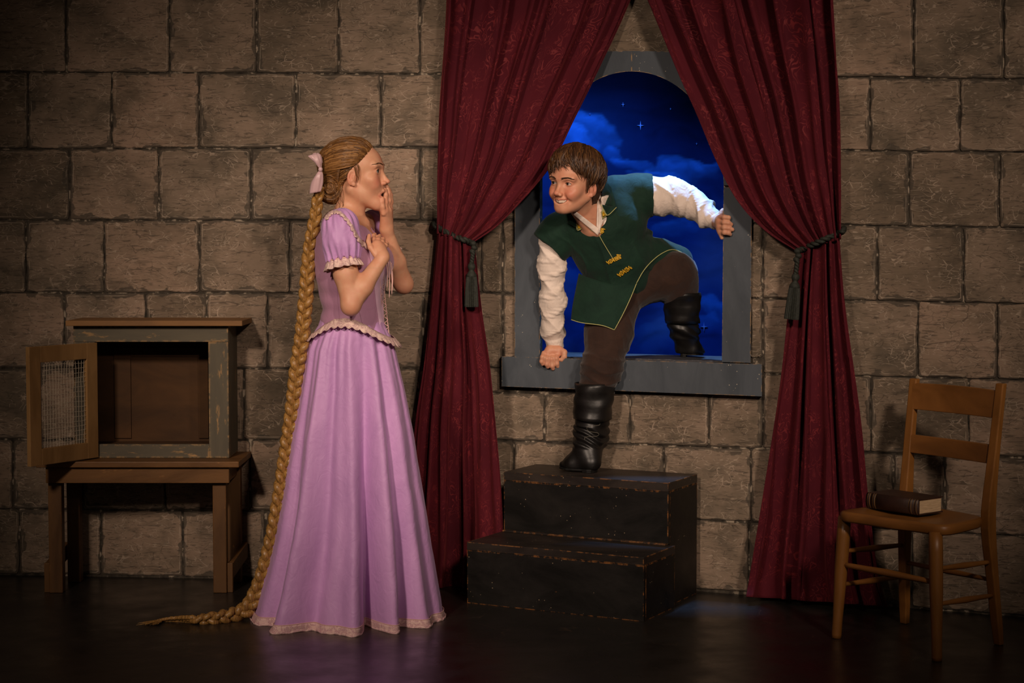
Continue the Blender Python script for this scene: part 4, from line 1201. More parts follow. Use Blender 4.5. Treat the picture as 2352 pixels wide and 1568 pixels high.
def brows(o, R, sc, parent, col, male, lift, headmesh):
    t_ = BVHTree.FromPolygons([tuple(v) for v in headmesh[0]], [tuple(int(i) for i in q) for q in headmesh[1]])
    rr = random.Random(4)
    fwd = Vector(R @ np.array([1.0, 0, 0]))
    for s in (-1, 1):
        mb = MB()
        for k in range(90):
            t = rr.random()
            y = s * (0.010 + 0.038 * t); z = 0.0150 + lift + 0.0060 * math.sin(min(t, 0.9) * PI * 0.72) - (0.007 * (t - 0.7) if t > 0.7 else 0) + rr.uniform(-1, 1) * (0.0030 if male else 0.0019) * (1 - 0.6 * t)
            P = []
            for q in range(4):
                yy = y + s * q * 0.0028; zz = z + q * 0.0011 * (1 - 1.6 * t)
                src = Vector(o + sc * (R @ np.array([0.2, yy, zz])))
                h = t_.ray_cast(src, -fwd)
                if h[0] is None: break
                P.append(np.array(h[0] + fwd * (0.0010 + 0.0004 * (q == 1))))
            if len(P) == 4: mb.tube(P, [0.0008, 0.0009, 0.0007, 0.0003], 4)
        me = mesh_np('eyebrow', np.vstack(mb.V), mb.F, True, col=np.tile(col, (mb.n, 1)))
        link('eyebrow', me, M['brow'], parent)
def lashes(o, R, sc, parent, headmesh, open_):
    t_ = BVHTree.FromPolygons([tuple(v) for v in headmesh[0]], [tuple(int(i) for i in q) for q in headmesh[1]])
    fwd = Vector(R @ np.array([1.0, 0, 0]))
    for s in (-1, 1):
        for up, r in ((1, 0.0008),):
            P = []
            for k in range(11):
                a = PI * (k / 10) ; y = s * 0.0315 + 0.0128 * math.cos(a); z = -0.0012 + up * (open_ + 0.0012) * math.sin(a)
                h = t_.ray_cast(Vector(o + sc * (R @ np.array([0.2, y, z]))), -fwd)
                if h[0] is not None: P.append(np.array(h[0] + fwd * 0.0006))
            if len(P) > 4: MB().tube(P, [r * (0.5 + 0.5 * math.sin(PI * i / (len(P) - 1))) for i in range(len(P))], 5).build('eyelash', M['lash'], parent, True)
def locks(name, mat, o, R, sc, specs, parent, seed=1):
    """specs: list of (points in head space, radius list, colour); joined strands of hair"""
    mb = MB(); cols = []
    for P, rad, c in specs:
        Q = smooth_path([o + sc * (R @ np.array(p)) for p in P], 12)
        rr = np.interp(np.linspace(0, 1, 12), np.linspace(0, 1, len(rad)), rad) * sc
        V, Fs = tube_np(Q, rr, 6, True); mb.add(V, Fs); cols += [c] * len(V)
    me = mesh_np(name, np.vstack(mb.V), mb.F, True, col=np.array(cols))
    return link(name, me, mat, parent)
def scalp(u, grow=0.0, e=(0.100, 0.079, 0.094), c=(-0.012, 0, 0.030)):
    """point on the hair ellipsoid in direction u"""
    u = np.array(u, float); u /= np.linalg.norm(u)
    return np.array(c) + u * (np.array(e) + grow)
def arc(u0, u1, n, grow=None, e=(0.100, 0.079, 0.094), c=(-0.012, 0, 0.030)):
    out = []
    for i in range(n):
        t = i / (n - 1); u = np.array(u0) * (1 - t) + np.array(u1) * t
        out.append(scalp(u, grow(t) if grow else 0.0, e, c))
    return out
def hand(S, palm, fingers, thumb, k=0.006):
    """palm: list of (a,b,ra,rb); fingers/thumb: chains of 3-4 points with base and tip radius"""
    for a, b, ra, rb in palm: S.cone(a, b, ra, rb, 0.012)
    for P, r0, r1 in fingers + [thumb]:
        n = len(P); rs = list(np.linspace(r0, r1, n))
        S.chain(P, rs, k * 0.9)
# ------------------------------------------------------------ the woman in lilac
YW = 6.26
def W(px, py, d=0.0): return at(px, py, YW + d)
wr = lambda r: r / F * YW
wom = empty('person', (W(794, 1420)[0], YW, 0.0), 'woman in a lilac lace-trimmed dress with a floor-length braid, hand raised to her open mouth', 'person')
OW = W(815, 398, 0.0); RW = frame(-7, -4, 0); SW = 1.03
S = SDF()
lipsW = head_sdf(S, OW, RW, SW, dict(kind='open', drop=0.013, eye=0.0062, ear=0.010, crown=0.075), False)
# neck, shoulders, chest
S.cone(W(806, 452, 0), W(797, 512, 0.0), 0.046, 0.048, 0.03)
S.cone(W(813, 474, 0), W(820, 520, 0), 0.027, 0.034, 0.02)
TW = [(505, 764, 826, .075), (520, 745, 850, .140), (545, 728, 868, .155), (575, 722, 886, .148), (605, 722, 889, .140), (640, 727, 886, .128), (680, 738, 878, .112), (710, 743, 876, .108), (745, 738, 880, .112), (800, 730, 886, .112)]
def rowsW(g=0.0):
    out = []
    for py, a, b, ry in TW:
        p = W((a + b) / 2, py, 0.0); out.append((p[2], p[0], p[1], wr((b - a) / 2) + g, ry + g))
    return out
S.stack(rowsW(-0.006), 0.03)
S.cone(W(790, 512, -0.02), W(778, 520, -0.150), 0.048, 0.046, 0.03)
S.cone(W(800, 512, 0.02), W(846, 520, 0.150), 0.046, 0.044, 0.03)
for s, px in ((-1, 800), (1, 835)):   # collar bones
    S.cone(W(838, 512, 0.0), W(px - 8, 508, s * 0.12), 0.010, 0.008, 0.02)
# near arm
A0, A1, A2 = W(778, 530, -0.165), W(806, 698, -0.195), W(879, 592, -0.150)
S.chain([A0, A0 * 0.4 + A1 * 0.6, A1], [0.045, 0.040, 0.031], 0.015)
S.ell(W(805, 709, -0.198), (0.027, 0.026, 0.024), 0.015)
mid = A1 * 0.62 + A2 * 0.38
S.chain([A1, mid, A2], [0.032, 0.0325, 0.0215], 0.015)
hand(S, [(A2, W(868, 564, -0.125), 0.019, 0.018), (W(882, 585, -0.14), W(877, 567, -0.115), 0.015, 0.014), (W(868, 576, -0.14), W(864, 563, -0.125), 0.015, 0.014)],
     [([W(862, 560, -0.124), W(858, 550, -0.100), W(858, 542, -0.072), W(861, 538, -0.050)], 0.0088, 0.0064),
      ([W(869, 562, -0.120), W(869, 551, -0.096), W(870, 544, -0.066), W(872, 541, -0.042)], 0.0088, 0.0064),
      ([W(875, 566, -0.114), W(878, 556, -0.092), W(880, 550, -0.066), W(880, 548, -0.044)], 0.0084, 0.0062),
      ([W(881, 572, -0.110), W(886, 564, -0.092), W(888, 559, -0.070), W(887, 558, -0.050)], 0.0076, 0.0056)],
     ([W(862, 584, -0.150), W(851, 568, -0.146), W(846, 554, -0.134), W(848, 541, -0.122)], 0.0100, 0.0066))
# far arm raised to the mouth
B0, B1, B2 = W(848, 530, 0.160), W(926, 650, 0.130), W(888, 528, 0.030)
S.chain([B0, B0 * 0.5 + B1 * 0.5, B1], [0.046, 0.040, 0.034], 0.02)
S.ell(W(931, 657, 0.13), (0.022, 0.026, 0.024), 0.02)
mid = B1 * 0.6 + B2 * 0.4
S.chain([B1, mid, B2], [0.030, 0.031, 0.0210], 0.015)
hand(S, [(B2, W(888, 486, 0.012), 0.0215, 0.020), (W(884, 522, 0.02), W(883, 486, -0.010), 0.016, 0.014), (W(890, 520, 0.03), W(894, 482, 0.034), 0.016, 0.014)],
     [([W(881, 490, -0.018), W(879, 475, -0.024), W(878, 462, -0.026), W(878, 456, -0.024)], 0.0085, 0.0062),
      ([W(884, 484, -0.004), W(886, 464, -0.008), W(886, 448, -0.010), W(885, 436, -0.006)], 0.0092, 0.0068),
      ([W(889, 482, 0.012), W(893, 461, 0.010), W(892, 443, 0.008), W(889, 428, 0.008)], 0.0094, 0.0070),
      ([W(894, 484, 0.030), W(898, 464, 0.030), W(897, 448, 0.028), W(893, 434, 0.024)], 0.0092, 0.0068)],
     ([W(890, 512, 0.040), W(880, 492, 0.058), W(873, 476, 0.062), W(868, 464, 0.058)], 0.0115, 0.0075))
# legs under the skirt
for s in (-1, 1):
    S.chain([W(800, 800, s * 0.055), W(806, 1060, s * 0.075), W(794, 1375, s * 0.075)], [0.055, 0.05, 0.034], 0.03)
    a = np.array([W(794, 1375, 0)[0], YW + s * 0.075, 0.035]); S.cone(a, a + np.array([0.15, 0, -0.010]), 0.034, 0.022, 0.03)
S.stack([(W(800, 800)[2] - 0.02, W(805, 800)[0], YW, 0.085, 0.09), (W(800, 735)[2], W(808, 745)[0], YW, 0.09, 0.095)], 0.03)
hb = (OW - 0.17, OW + np.array([0.17, 0.15, 0.16]))
handB = (np.array([W(845, 600)[0], YW - 0.21, W(880, 615)[2]]), np.array([W(912, 500)[0], YW + 0.09, W(880, 418)[2]]))
V, Q = S.mesh(0.0045, [(OW - np.array([0.125, 0.115, 0.150]), OW + np.array([0.155, 0.115, 0.145]), 0.0017), (handB[0], handB[1], 0.0019)])
SKW = (0.66, 0.335, 0.205)
col = paint_head(V, OW, RW, SW, lipsW, SKW, (0.46, 0.13, 0.10), (0.66, 0.20, 0.13), None, False)
for c, r, a in ((W(926, 660, 0.12), 0.05, 0.4), (W(804, 712, -0.21), 0.045, 0.3), (W(890, 470, 0.0), 0.07, 0.35), (W(865, 555, -0.1), 0.05, 0.3)):
    m = (blobmask(V, c, r) * a)[:, None]; col = col * (1 - m) + np.array((0.60, 0.22, 0.14)) * m
me = mesh_np('body', V, Q, True, col=col); link('body', me, M['skin'], wom)
bodyW = (V, Q)
eyes(OW, RW, SW, wom, (1, -0.12, 0.05), (0.05, 0.06, 0.05))
brows(OW, RW, SW, wom, (0.09, 0.04, 0.018), False, 0.005, bodyW)
lashes(OW, RW, SW, wom, bodyW, 0.0062)
S = SDF(); S.xf(OW, RW, SW); S.ell((0.070, 0, -0.079), (0.020, 0.019, 0.016), 0.001); V, Q = S.mesh(0.002)
link('mouth_interior', mesh_np('mouth_interior', V, Q), M['mouth'], wom)
S = SDF(); S.xf(OW, RW, SW); S.chain([(0.072, -0.014, -0.0705), (0.086, 0, -0.0695), (0.072, 0.014, -0.0705)], [0.003, 0.0034, 0.003], 0.001); V, Q = S.mesh(0.0015)
link('teeth', mesh_np('teeth', V, Q), M['teeth'], wom)

# bodice
S = SDF(); S.stack(rowsW(0.004), 0.02)
S.cone(W(772, 515, -0.10), W(776, 524, -0.150), 0.050, 0.050, 0.02); S.cone(W(800, 515, 0.10), W(842, 522, 0.150), 0.046, 0.048, 0.02)
S.ell(W(856, 600, -0.055), (0.060, 0.060, 0.062), 0.03); S.ell(W(872, 600, 0.055), (0.050, 0.060, 0.062), 0.03)
S.cone(W(806, 452, 0), W(818, 505, -0.01), 0.066, 0.080, 0.005, '-'); S.cone(W(818, 505, -0.01), W(856, 540, -0.012), 0.082, 0.050, 0.005, '-')
bx = [700, 722, 743, 768, 800, 824, 851, 880, 904, 930]; by_ = [782, 772, 751, 738, 736, 740, 752, 772, 788, 795]
bX = np.array([W(x, 750)[0] for x in bx]); bZ = np.array([W(800, y)[2] for y in by_])
S.func(lambda X_, Y_, Z_: Z_ - np.interp(X_, bX, bZ), (-9, -9, 0), (9, 9, W(800, 735)[2] + 0.01), 0.003)
V, Q = S.mesh(0.004)
N = vnormals(V, Q)
px = (V[:, 0] / V[:, 1] * F + CX); pyy = 545 - (V[:, 2] - HZ) * F / V[:, 1]
wr_ = np.sin((V[:, 2] * 95) + 5 * vnoise(V, 14) + V[:, 0] * 40)
amp = 0.0022 * np.clip((pyy - 600) / 60, 0, 1) * np.clip((820 - px) / 90, 0.15, 1)
V = V + N * (wr_ * amp)[:, None]
link('bodice', mesh_np('bodice', V, Q), M['bodice'], wom); bodW = (V, Q)
castW = Caster([bodW])
def strip(name, pts, w, mat, caster, off=0.004, dflt=None, n=60, scal=0, samp=0.0, parent=None, th=0.0016, wob=0.0):
    """ribbon of cloth lying on a surface; pts are pixels of its upper edge, w its width in pixels"""
    Pth = smooth_path(np.array(pts, float), n)
    T = np.gradient(Pth, axis=0); T /= np.linalg.norm(T, axis=1, keepdims=True); Nn = np.stack([-T[:, 1], T[:, 0]], 1)
    rows = []; last = None
    for r in range(4):
        for i in range(n):
            ww = w * (1 + (samp * abs(math.sin(PI * scal * i / (n - 1))) if scal else 0)) * r / 3
            q = Pth[i] + Nn[i] * ww
            p = caster.at(q[0], q[1], off + wob * math.sin(i * 1.3 + r) * r / 3, dflt)
            if p is None: p = last
            elif last is not None and i > 0 and abs(p[1] - rows[-1][1]) > 0.05: p = at(q[0], q[1], rows[-1][1])
            last = p; rows.append(p)
    rows = np.array(rows)
    V, Q = solid_sheet(rows, n, 4, th)
    return link(name, mesh_np(name, V, Q), M[mat], parent)
def cordline(name, pts, r, mat, caster, off=0.003, n=40, parent=None, dflt=None, nn=6):
    P = smooth_path(np.array(pts, float), n); out = []
    for q in P:
        p = caster.at(q[0], q[1], off, dflt)
        if p is not None and (not out or abs(p[1] - out[-1][1]) < 0.06): out.append(p)
        elif out: out.append(at(q[0], q[1], out[-1][1]))
    mb = MB(); mb.tube(out, r, nn); return mb.build(name, M[mat], parent, True)
strip('front_panel', [(846, 566), (852, 600), (858, 640), (863, 690), (871, 740), (878, 768)], -26, 'panel', castW, 0.002, None, 50, 0, 0, wom, 0.002)
for xs in ([(842, 562), (850, 600), (855, 640), (860, 690), (868, 740), (876, 770)], [(800, 600), (812, 650), (822, 700), (832, 742)], [(772, 620), (775, 680), (780, 738)]):
    cordline('bodice_seam', xs, 0.0009, 'bodice', castW, 0.0008, 40, wom)
zig = []
for k in range(15):
    y = 652 + k * 8.2; x = 879 + (y - 652) * 0.105
    zig.append((x - 5 if k % 2 else x + 3, y))
cordline('lacing', zig, 0.0013, 'cord', castW, 0.002, 120, wom)
for x0 in (872, 881):
    cordline('lacing_edge', [(x0, 600), (x0 + 1, 650), (x0 + 5, 700), (x0 + 10, 745), (x0 + 13, 770)], 0.0016, 'cord', castW, 0.001, 40, wom)
mb = MB()
for (a, b, c, d) in ((892, 598, 894, 684), (896, 600, 900, 676), (888, 602, 889, 660), (899, 603, 901, 668)):
    mb.tube(smooth_path([W(a, b, -0.10), W((a + c) / 2 + 2, (b + d) / 2, -0.105), W(c, d, -0.10)], 16), 0.0015, 5)
mb.build('lace_ends', M['cord'], wom, True)
# bodice hem lace all round
n = 160; rows = []
for r in range(4):
    for i in range(n):
        th = 2 * PI * i / n
        ca, sa = math.cos(th), math.sin(th)
        pxm = 808 + 92 * ca
        yy_ = np.interp(pxm, bx, by_) - 9 + r * 5.4 * (1 + (0.35 * abs(math.sin(PI * i / n * 34)) if r == 3 else 0))
        g = 0.009 + 0.009 * r / 3 + 0.002 * math.sin(i * 1.9) * r / 3
        z = W(800, yy_)[2]; tr = sorted(rowsW(0.004))
        cx_, cy_, a_, b_ = [np.interp(z, [q[0] for q in tr], [q[k_] for q in tr]) for k_ in (1, 2, 3, 4)]
        flare = 0.0016 * max(0, (yy_ - 735)) / 3
        rows.append((cx_ + (a_ + g + flare) * ca, cy_ + (b_ + g + flare) * sa, z))
rows = np.array(rows).reshape(4, n, 3); rows = np.concatenate([rows, rows[:, :1]], 1).reshape(-1, 3)
V, Q = solid_sheet(rows, n + 1, 4, 0.0018)
link('waist_lace', mesh_np('waist_lace', V, Q), M['lace'], wom)

# puffed sleeves with lace cuffs
SL = []
def sleeve(c, axis, rx, ry, rz, cuff_c, cuff_r, near):
    S = SDF(); S.ell(c, (rx, ry, rz), 0.01); S.ell(c + np.array([0.004, 0, -rz * 0.35]), (rx * 0.98, ry * 0.98, rz * 0.62), 0.02)
    S.cone(c, cuff_c, rx * 0.6, cuff_r, 0.03)
    ax = axis / np.linalg.norm(axis)
    S.half(cuff_c + ax * 0.002, ax, 0.003)
    V, Q = S.mesh(0.0035); N = vnormals(V, Q)
    a = np.cross(ax, (0, 1, 0)); a /= np.linalg.norm(a); b = np.cross(ax, a)
    rel = V - c; ang = np.arctan2(rel @ b, rel @ a); along = rel @ ax
    L = (cuff_c - c) @ ax
    w = np.clip(along / L, -0.6, 1.0)
    amp = 0.006 * np.clip(w, 0, 1) ** 1.5 + 0.005 * np.clip(-w, 0, 1)
    d = np.sin(ang * 15 + 3 * vnoise(V, 9)) * amp + (vnoise(V, 26) - 0.5) * 0.005
    g = 0.5 * np.abs(np.sin(ang * 4 + 6 * vnoise(V * np.array([1, 1, .4]), 10))) * -0.009
    V = V + N * (d + g * np.clip(1 - np.abs(w - 0.2), 0, 1))[:, None]
    s_ = link('puffed_sleeve', mesh_np('puffed_sleeve', V, Q), M['dress'], wom); SL.append((V, Q))
    n = 120; rows = []
    for r in range(5):
        for i in range(n + 1):
            th = 2 * PI * i / n
            t = r / 4; fl = cuff_r * (0.96 + 0.28 * t) + 0.0045 * t * math.sin(th * 11) + (0.0018 * math.sin(th * 23))
            ln = 0.030 * t * (1 + 0.14 * abs(math.sin(th * 6.5)) * t)
            rows.append(cuff_c + ax * (ln - 0.003) + (a * math.cos(th) + b * math.sin(th)) * fl)
    V, Q = solid_sheet(np.array(rows), n + 1, 5, 0.0016)
    link('sleeve_lace', mesh_np('sleeve_lace', V, Q), M['lace'], wom)
    P = [cuff_c + (a * math.cos(t) + b * math.sin(t)) * (cuff_r + 0.001) for t in np.linspace(0, 2 * PI, 40)]
    MB().tube(P, 0.0022, 6, False).build('sleeve_cord', M['cord'], wom, True)
sleeve(W(784, 540, -0.168), A1 - A0, wr(45), 0.075, wr(60), A0 * 0.58 + A1 * 0.42 + np.array([-0.004, 0, 0.006]), 0.052, True)
sleeve(W(858, 528, 0.165), B1 - B0, 0.060, 0.066, 0.070, B0 * 0.60 + B1 * 0.40, 0.048, False)

strip('neckline_lace', [(742, 500), (752, 488), (764, 481), (780, 482), (796, 494), (810, 512), (822, 534), (834, 552), (846, 562), (858, 566)], 8, 'lace', Caster([bodW] + SL), 0.006, YW - 0.1, 110, 14, 0.4, wom, 0.002, 0.002)
# skirt
xl_ = [(728, 738), (748, 731), (770, 716), (800, 702), (900, 684), (1000, 664), (1120, 647), (1220, 628), (1330, 600), (1400, 582), (1432, 572)]
xr_ = [(728, 880), (748, 884), (770, 896), (800, 906), (880, 925), (980, 945), (1080, 961), (1200, 981), (1320, 1001), (1405, 1014), (1432, 1018)]
def skirt_pt(t, th, g=0.0):
    py = 728 + (1430 - 728) * t
    a = np.interp(py, *zip(*xl_)); b = np.interp(py, *zip(*xr_))
    cxp = (a + b) / 2; rx = wr((b - a) / 2); ry = 0.106 + (0.285 - 0.106) * t ** 0.86
    z = W(800, py)[2] if t < 1 else 0.004
    z = max(z, 0.004)
    w = t ** 0.8
    f = 0.0
    for deg, dep, wd in ((-70, 0.20, 5.5), (-48, 0.10, 6), (-109, 0.085, 9), (-143, 0.08, 7), (-20, 0.06, 8), (-90, 0.03, 6), (160, 0.08, 9), (120, 0.1, 9), (80, 0.1, 10), (40, 0.09, 9), (8, 0.05, 7)):
        dd = (math.degrees(th) - deg + 3 * math.sin(t * 4 + deg) + 180) % 360 - 180
        f -= 2.1 * dep * math.exp(-(dd / (wd * (1.5 - 0.4 * t))) ** 2) * w
    for deg, dep, wd in ((-126, 0.09, 12), (-82, 0.07, 7), (-58, 0.05, 7), (-30, 0.04, 9)):
        dd = (math.degrees(th) - deg + 180) % 360 - 180
        f += 1.6 * dep * math.exp(-(dd / wd) ** 2) * w
    f += 0.022 * math.cos(26 * th + 2 * math.sin(3 * th)) * (1 - t) ** 1.6 * min(1, t * 12)
    f += 0.034 * math.cos(13 * th + 1.3 + 1.2 * t + math.sin(2 * th)) * (1 - 0.5 * t) * min(1, t * 10)
    rx_, ry_ = rx * (1 + f) + g, ry * (1 + f * 1.25) + g
    ca = math.cos(th)
    # keep the outline of the sides
    side = abs(ca) ** 6
    rx_ = rx_ * (1 - side) + (rx + g) * side
    return np.array([(cxp - CX) / F * YW + rx_ * ca, YW + 0.012 * t + ry_ * math.sin(th), z])
nu, nv = 420, 110
rows = []
for j in range(nv):
    t = (j / (nv - 1)) * 0.978
    for i in range(nu + 1):
        rows.append(skirt_pt(t, 2 * PI * i / nu))
rows = np.array(rows)
pert = (fbm(rows * np.array([1, 1, 0.5]), 16, 3) - 0.5) * 0.010 * np.clip((1.0 - rows[:, 2]) / 0.5, 0, 1)
G = rows.reshape(nv, nu + 1, 3); out = G - np.array([W(800, 900)[0], YW, 0]); out[..., 2] = 0; out /= np.linalg.norm(out, axis=2, keepdims=True)
pert = pert.reshape(nv, nu + 1); pert[:, -1] = pert[:, 0]
G = G + out * pert[..., None]
V, Q = solid_sheet(G.reshape(-1, 3), nu + 1, nv, 0.002)
link('skirt', mesh_np('skirt', V, Q), M['dress'], wom)
rows = []
for r in range(6):
    for i in range(nu + 1):
        th = 2 * PI * i / nu; t = 0.962 + 0.038 * r / 5
        p = skirt_pt(t, th, 0.0045 + 0.002 * r / 5)
        if r == 5: p[2] = 0.004 + 0.006 * abs(math.sin(th * 30))
        else: p[2] = W(800, 728 + 702 * t)[2] + 0.004
        rows.append(p)
rows = np.array(rows)
V, Q = solid_sheet(rows, nu + 1, 6, 0.002)
link('hem_lace', mesh_np('hem_lace', V, Q), M['hemlace'], wom)
MB().tube([skirt_pt(0.9615, 2 * PI * i / nu, 0.0055) + np.array([0, 0, 0.004]) for i in range(nu + 1)], 0.0016, 5, False).build('hem_cord', M['cord'], wom, True)

# hair: swept back to a low bun
HB = [(0.17, 0.076, 0.022), (0.23, 0.104, 0.030), (0.12, 0.052, 0.015), (0.32, 0.155, 0.048)]
rr = random.Random(12); sp = []
e = (0.101, 0.080, 0.079)
knot = np.array((-0.112, -0.004, 0.005))
for k in range(560):
    s = 1 if rr.random() < 0.35 else -1
    a = rr.uniform(0, 1)                     # 0 = top centre of the forehead, 1 = by the ear
    u0 = np.array([0.86 - 0.50 * a ** 1.3, s * (0.03 + 0.95 * a ** 0.75), 0.66 - 0.72 * a]); u0 /= np.linalg.norm(u0)
    u1 = np.array([-0.93, s * rr.uniform(0.0, 0.30), -0.20 + rr.uniform(-0.12, 0.16)]); u1 /= np.linalg.norm(u1)
    bump = np.array([0, s * 0.25 * a, 0.62 * (1 - a) + 0.10 + rr.uniform(-0.08, 0.08)])
    lift = rr.uniform(0.0, 0.006); wv = rr.uniform(0, 6)
    P = []
    for i in range(8):
        t = i / 7; d = u0 * (1 - t) + u1 * t + bump * 2.2 * t * (1 - t)
        d[1] += 0.05 * math.sin(t * 7 + wv); d[2] += 0.03 * math.sin(t * 6 + wv * 2)
        P.append(scalp(d, -0.003 + (0.006 + lift) * min(1, t * 4) + 0.006 * math.sin(PI * t) * (1 - a), e))
    P.append(knot + np.array([rr.uniform(-.01, .01), rr.uniform(-.015, .015), rr.uniform(-.015, .01)]))
    sp.append((P, [0.0010, 0.0024, 0.0030, 0.0032, 0.0032, 0.0032, 0.0030, 0.0028, 0.002], rr.choice(HB)))
for k in range(220):      # strands covering the side behind the ear, running to the bun
    z0 = rr.uniform(-0.95, 0.12); s = rr.choice((-1, -1, 1))
    u0 = np.array([-0.12 - 0.3 * abs(z0), s * 0.9, z0 * 0.9 - 0.05]); u1 = np.array([-0.9, s * 0.2, -0.35])
    P = [scalp(u0 * (1 - i / 5) + u1 * i / 5, 0.004 + rr.uniform(0, 0.003), e) for i in range(6)]
    sp.append((P, [0.0008, 0.0022, 0.0026, 0.0026, 0.0024, 0.0018], rr.choice(HB[:3])))
locks('hair', M['hair'], OW, RW, SW, sp, wom)
# cap under the strands, bun of twisted strands
S = SDF(); S.xf(OW, RW, SW); S.ell((-0.012, 0, 0.030), (0.099, 0.0775, 0.077), 0.01)
S.ell((-0.074, -0.005, 0.0), (0.034, 0.050, 0.055), 0.03); S.ell((-0.078, -0.010, -0.042), (0.040, 0.044, 0.044), 0.015)
S.half(OW + SW * (RW @ np.array([0.055, 0, 0.055])), RW @ np.array([0.75, 0, -0.55]), 0.01)
S.half(OW + SW * (RW @ np.array([-0.014, 0, -0.02])), RW @ np.array([0.8, 0, -0.62]), 0.01)
S.xf()
V, Q = S.mesh(0.003); V = V + vnormals(V, Q) * ((vnoise(V * np.array([1, 1, 2.2]), 60) - 0.5) * 0.006)[:, None]
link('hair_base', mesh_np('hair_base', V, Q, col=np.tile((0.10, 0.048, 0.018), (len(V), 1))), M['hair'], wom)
sp = []
bt = BVHTree.FromPolygons([tuple(v) for v in V], [tuple(int(i) for i in q) for q in Q])
def onbase(x, z, s, off):
    src = Vector(OW + SW * (RW @ np.array([x, s * 0.2, z]))); d = Vector(RW @ np.array([0, -s * 1.0, 0]))
    h = bt.ray_cast(src, d)
    if h[0] is None: return None
    return (RW.T @ (np.array(h[0] - d * off) - OW)) / SW
for k in range(900):
    s = -1 if k % 3 else 1; P = []
    if k % 2:           # combed back behind the ear
        x0 = rr.uniform(-0.035, 0.0); z0 = rr.uniform(-0.045, 0.045); z1 = -0.010 + z0 * 0.5 + rr.uniform(-.012, .012); off = rr.uniform(0.000, 0.003)
        for i in range(8):
            t = i / 7; P.append(onbase(x0 + (-0.105 - x0) * t, z0 + (z1 - z0) * t - 0.012 * math.sin(PI * t) + 0.002 * math.sin(t * 8 + k), s, off))
    else:               # coiled low bun
        r_ = rr.uniform(0.006, 0.044); a0 = rr.uniform(0, 2 * PI); off = rr.uniform(0.001, 0.004)
        for i in range(8):
            a_ = a0 + i * 0.32; P.append(onbase(-0.076 + r_ * math.cos(a_) * 0.9, -0.040 + r_ * math.sin(a_) * (1.0 + 0.1 * i / 7), s, off + 0.004 * math.sin(r_ * 420)))
    P = [p for p in P if p is not None]
    if len(P) > 4: sp.append((P, [0.0006, 0.0016, 0.0019, 0.0016, 0.0005], rr.choice(HB)))
for k in range(300):
    a0 = rr.uniform(0, 2 * PI); c = np.array((-0.080, -0.010, -0.042)); r0 = np.array((0.048, 0.052, 0.052)) * rr.uniform(0.92, 1.06)
    tilt = rr.uniform(-1, 1) * 0.9; P = []
    for i in range(6):
        t = a0 + i * 0.42
        d = np.array([math.cos(t) * math.cos(tilt * 0.6), math.sin(tilt) * 0.9 + 0.15 * math.sin(t), math.sin(t)])
        d /= np.linalg.norm(d); P.append(c + d * r0)
    sp.append((P, [0.001, 0.0026, 0.0030, 0.0026, 0.001], rr.choice(HB[:3])))
for k in range(7):     # loose wisps on the neck
    x = rr.uniform(-0.075, -0.005)
    P = [(x, -0.050 + rr.uniform(-.008, .010), -0.050), (x + rr.uniform(-.006, .010), -0.052, -0.080), (x + rr.uniform(-.012, .020), -0.052, -0.105), (x + rr.uniform(-.02, .035), -0.050, -0.125 - rr.uniform(0, .02))]
    sp.append((P, [0.0008, 0.0007, 0.0005, 0.0002], rr.choice(HB[:3])))
for k in range(6):     # wisps before the ear and on the temple
    x = rr.uniform(-.008, .016)
    P = [(0.010 + x, -0.0775, 0.040 + rr.uniform(-.01, .01)), (0.022 + x, -0.0775, 0.018), (0.024 + x * 0.7, -0.0750, -0.004 + rr.uniform(-.008, .008)), (0.022 + x * 0.3, -0.0700, -0.024 + rr.uniform(-.014, .012))]
    sp.append((P, [0.0006, 0.0010, 0.0008, 0.0003], rr.choice(HB[:3])))
locks('bun', M['hair'], OW, RW, SW, sp, wom)
# braid
path = [(736, 428), (730, 455), (724, 500), (713, 560), (707, 620), (703, 680), (697, 740), (690, 800), (681, 860), (674, 930), (665, 1000), (654, 1080), (642, 1160), (627, 1240), (609, 1310), (594, 1352), (574, 1392)]
dep = np.linspace(-0.06, -0.03, len(path))
P3 = [W(x, y, d) for (x, y), d in zip(path, dep)]
P3[-1][2] = max(P3[-1][2], 0.05)
fl = [floor_at(548, 1424), floor_at(505, 1430), floor_at(455, 1432), floor_at(410, 1428), floor_at(370, 1428), floor_at(334, 1436)]
for q, z in zip(fl, (0.024, 0.018, 0.014, 0.010, 0.006, 0.004)): P3.append(np.array([q[0], q[1], z]))
NB = 900
C3 = smooth_path(P3, NB); L = np.concatenate([[0], np.cumsum(np.linalg.norm(np.diff(C3, axis=0), axis=1))])
Lt = L[-1]
def rad_b(l):
    return float(np.interp(l / Lt, [0, 0.04, 0.2, 0.6, 0.78, 0.86, 0.94, 1.0], [0.013, 0.016, 0.0195, 0.0225, 0.023, 0.018, 0.010, 0.002]))
T = np.gradient(C3, axis=0); T /= np.linalg.norm(T, axis=1, keepdims=True)
mb = MB(); cols = []; per = 0.118
braid = empty('braid', C3[0], parent=wom)
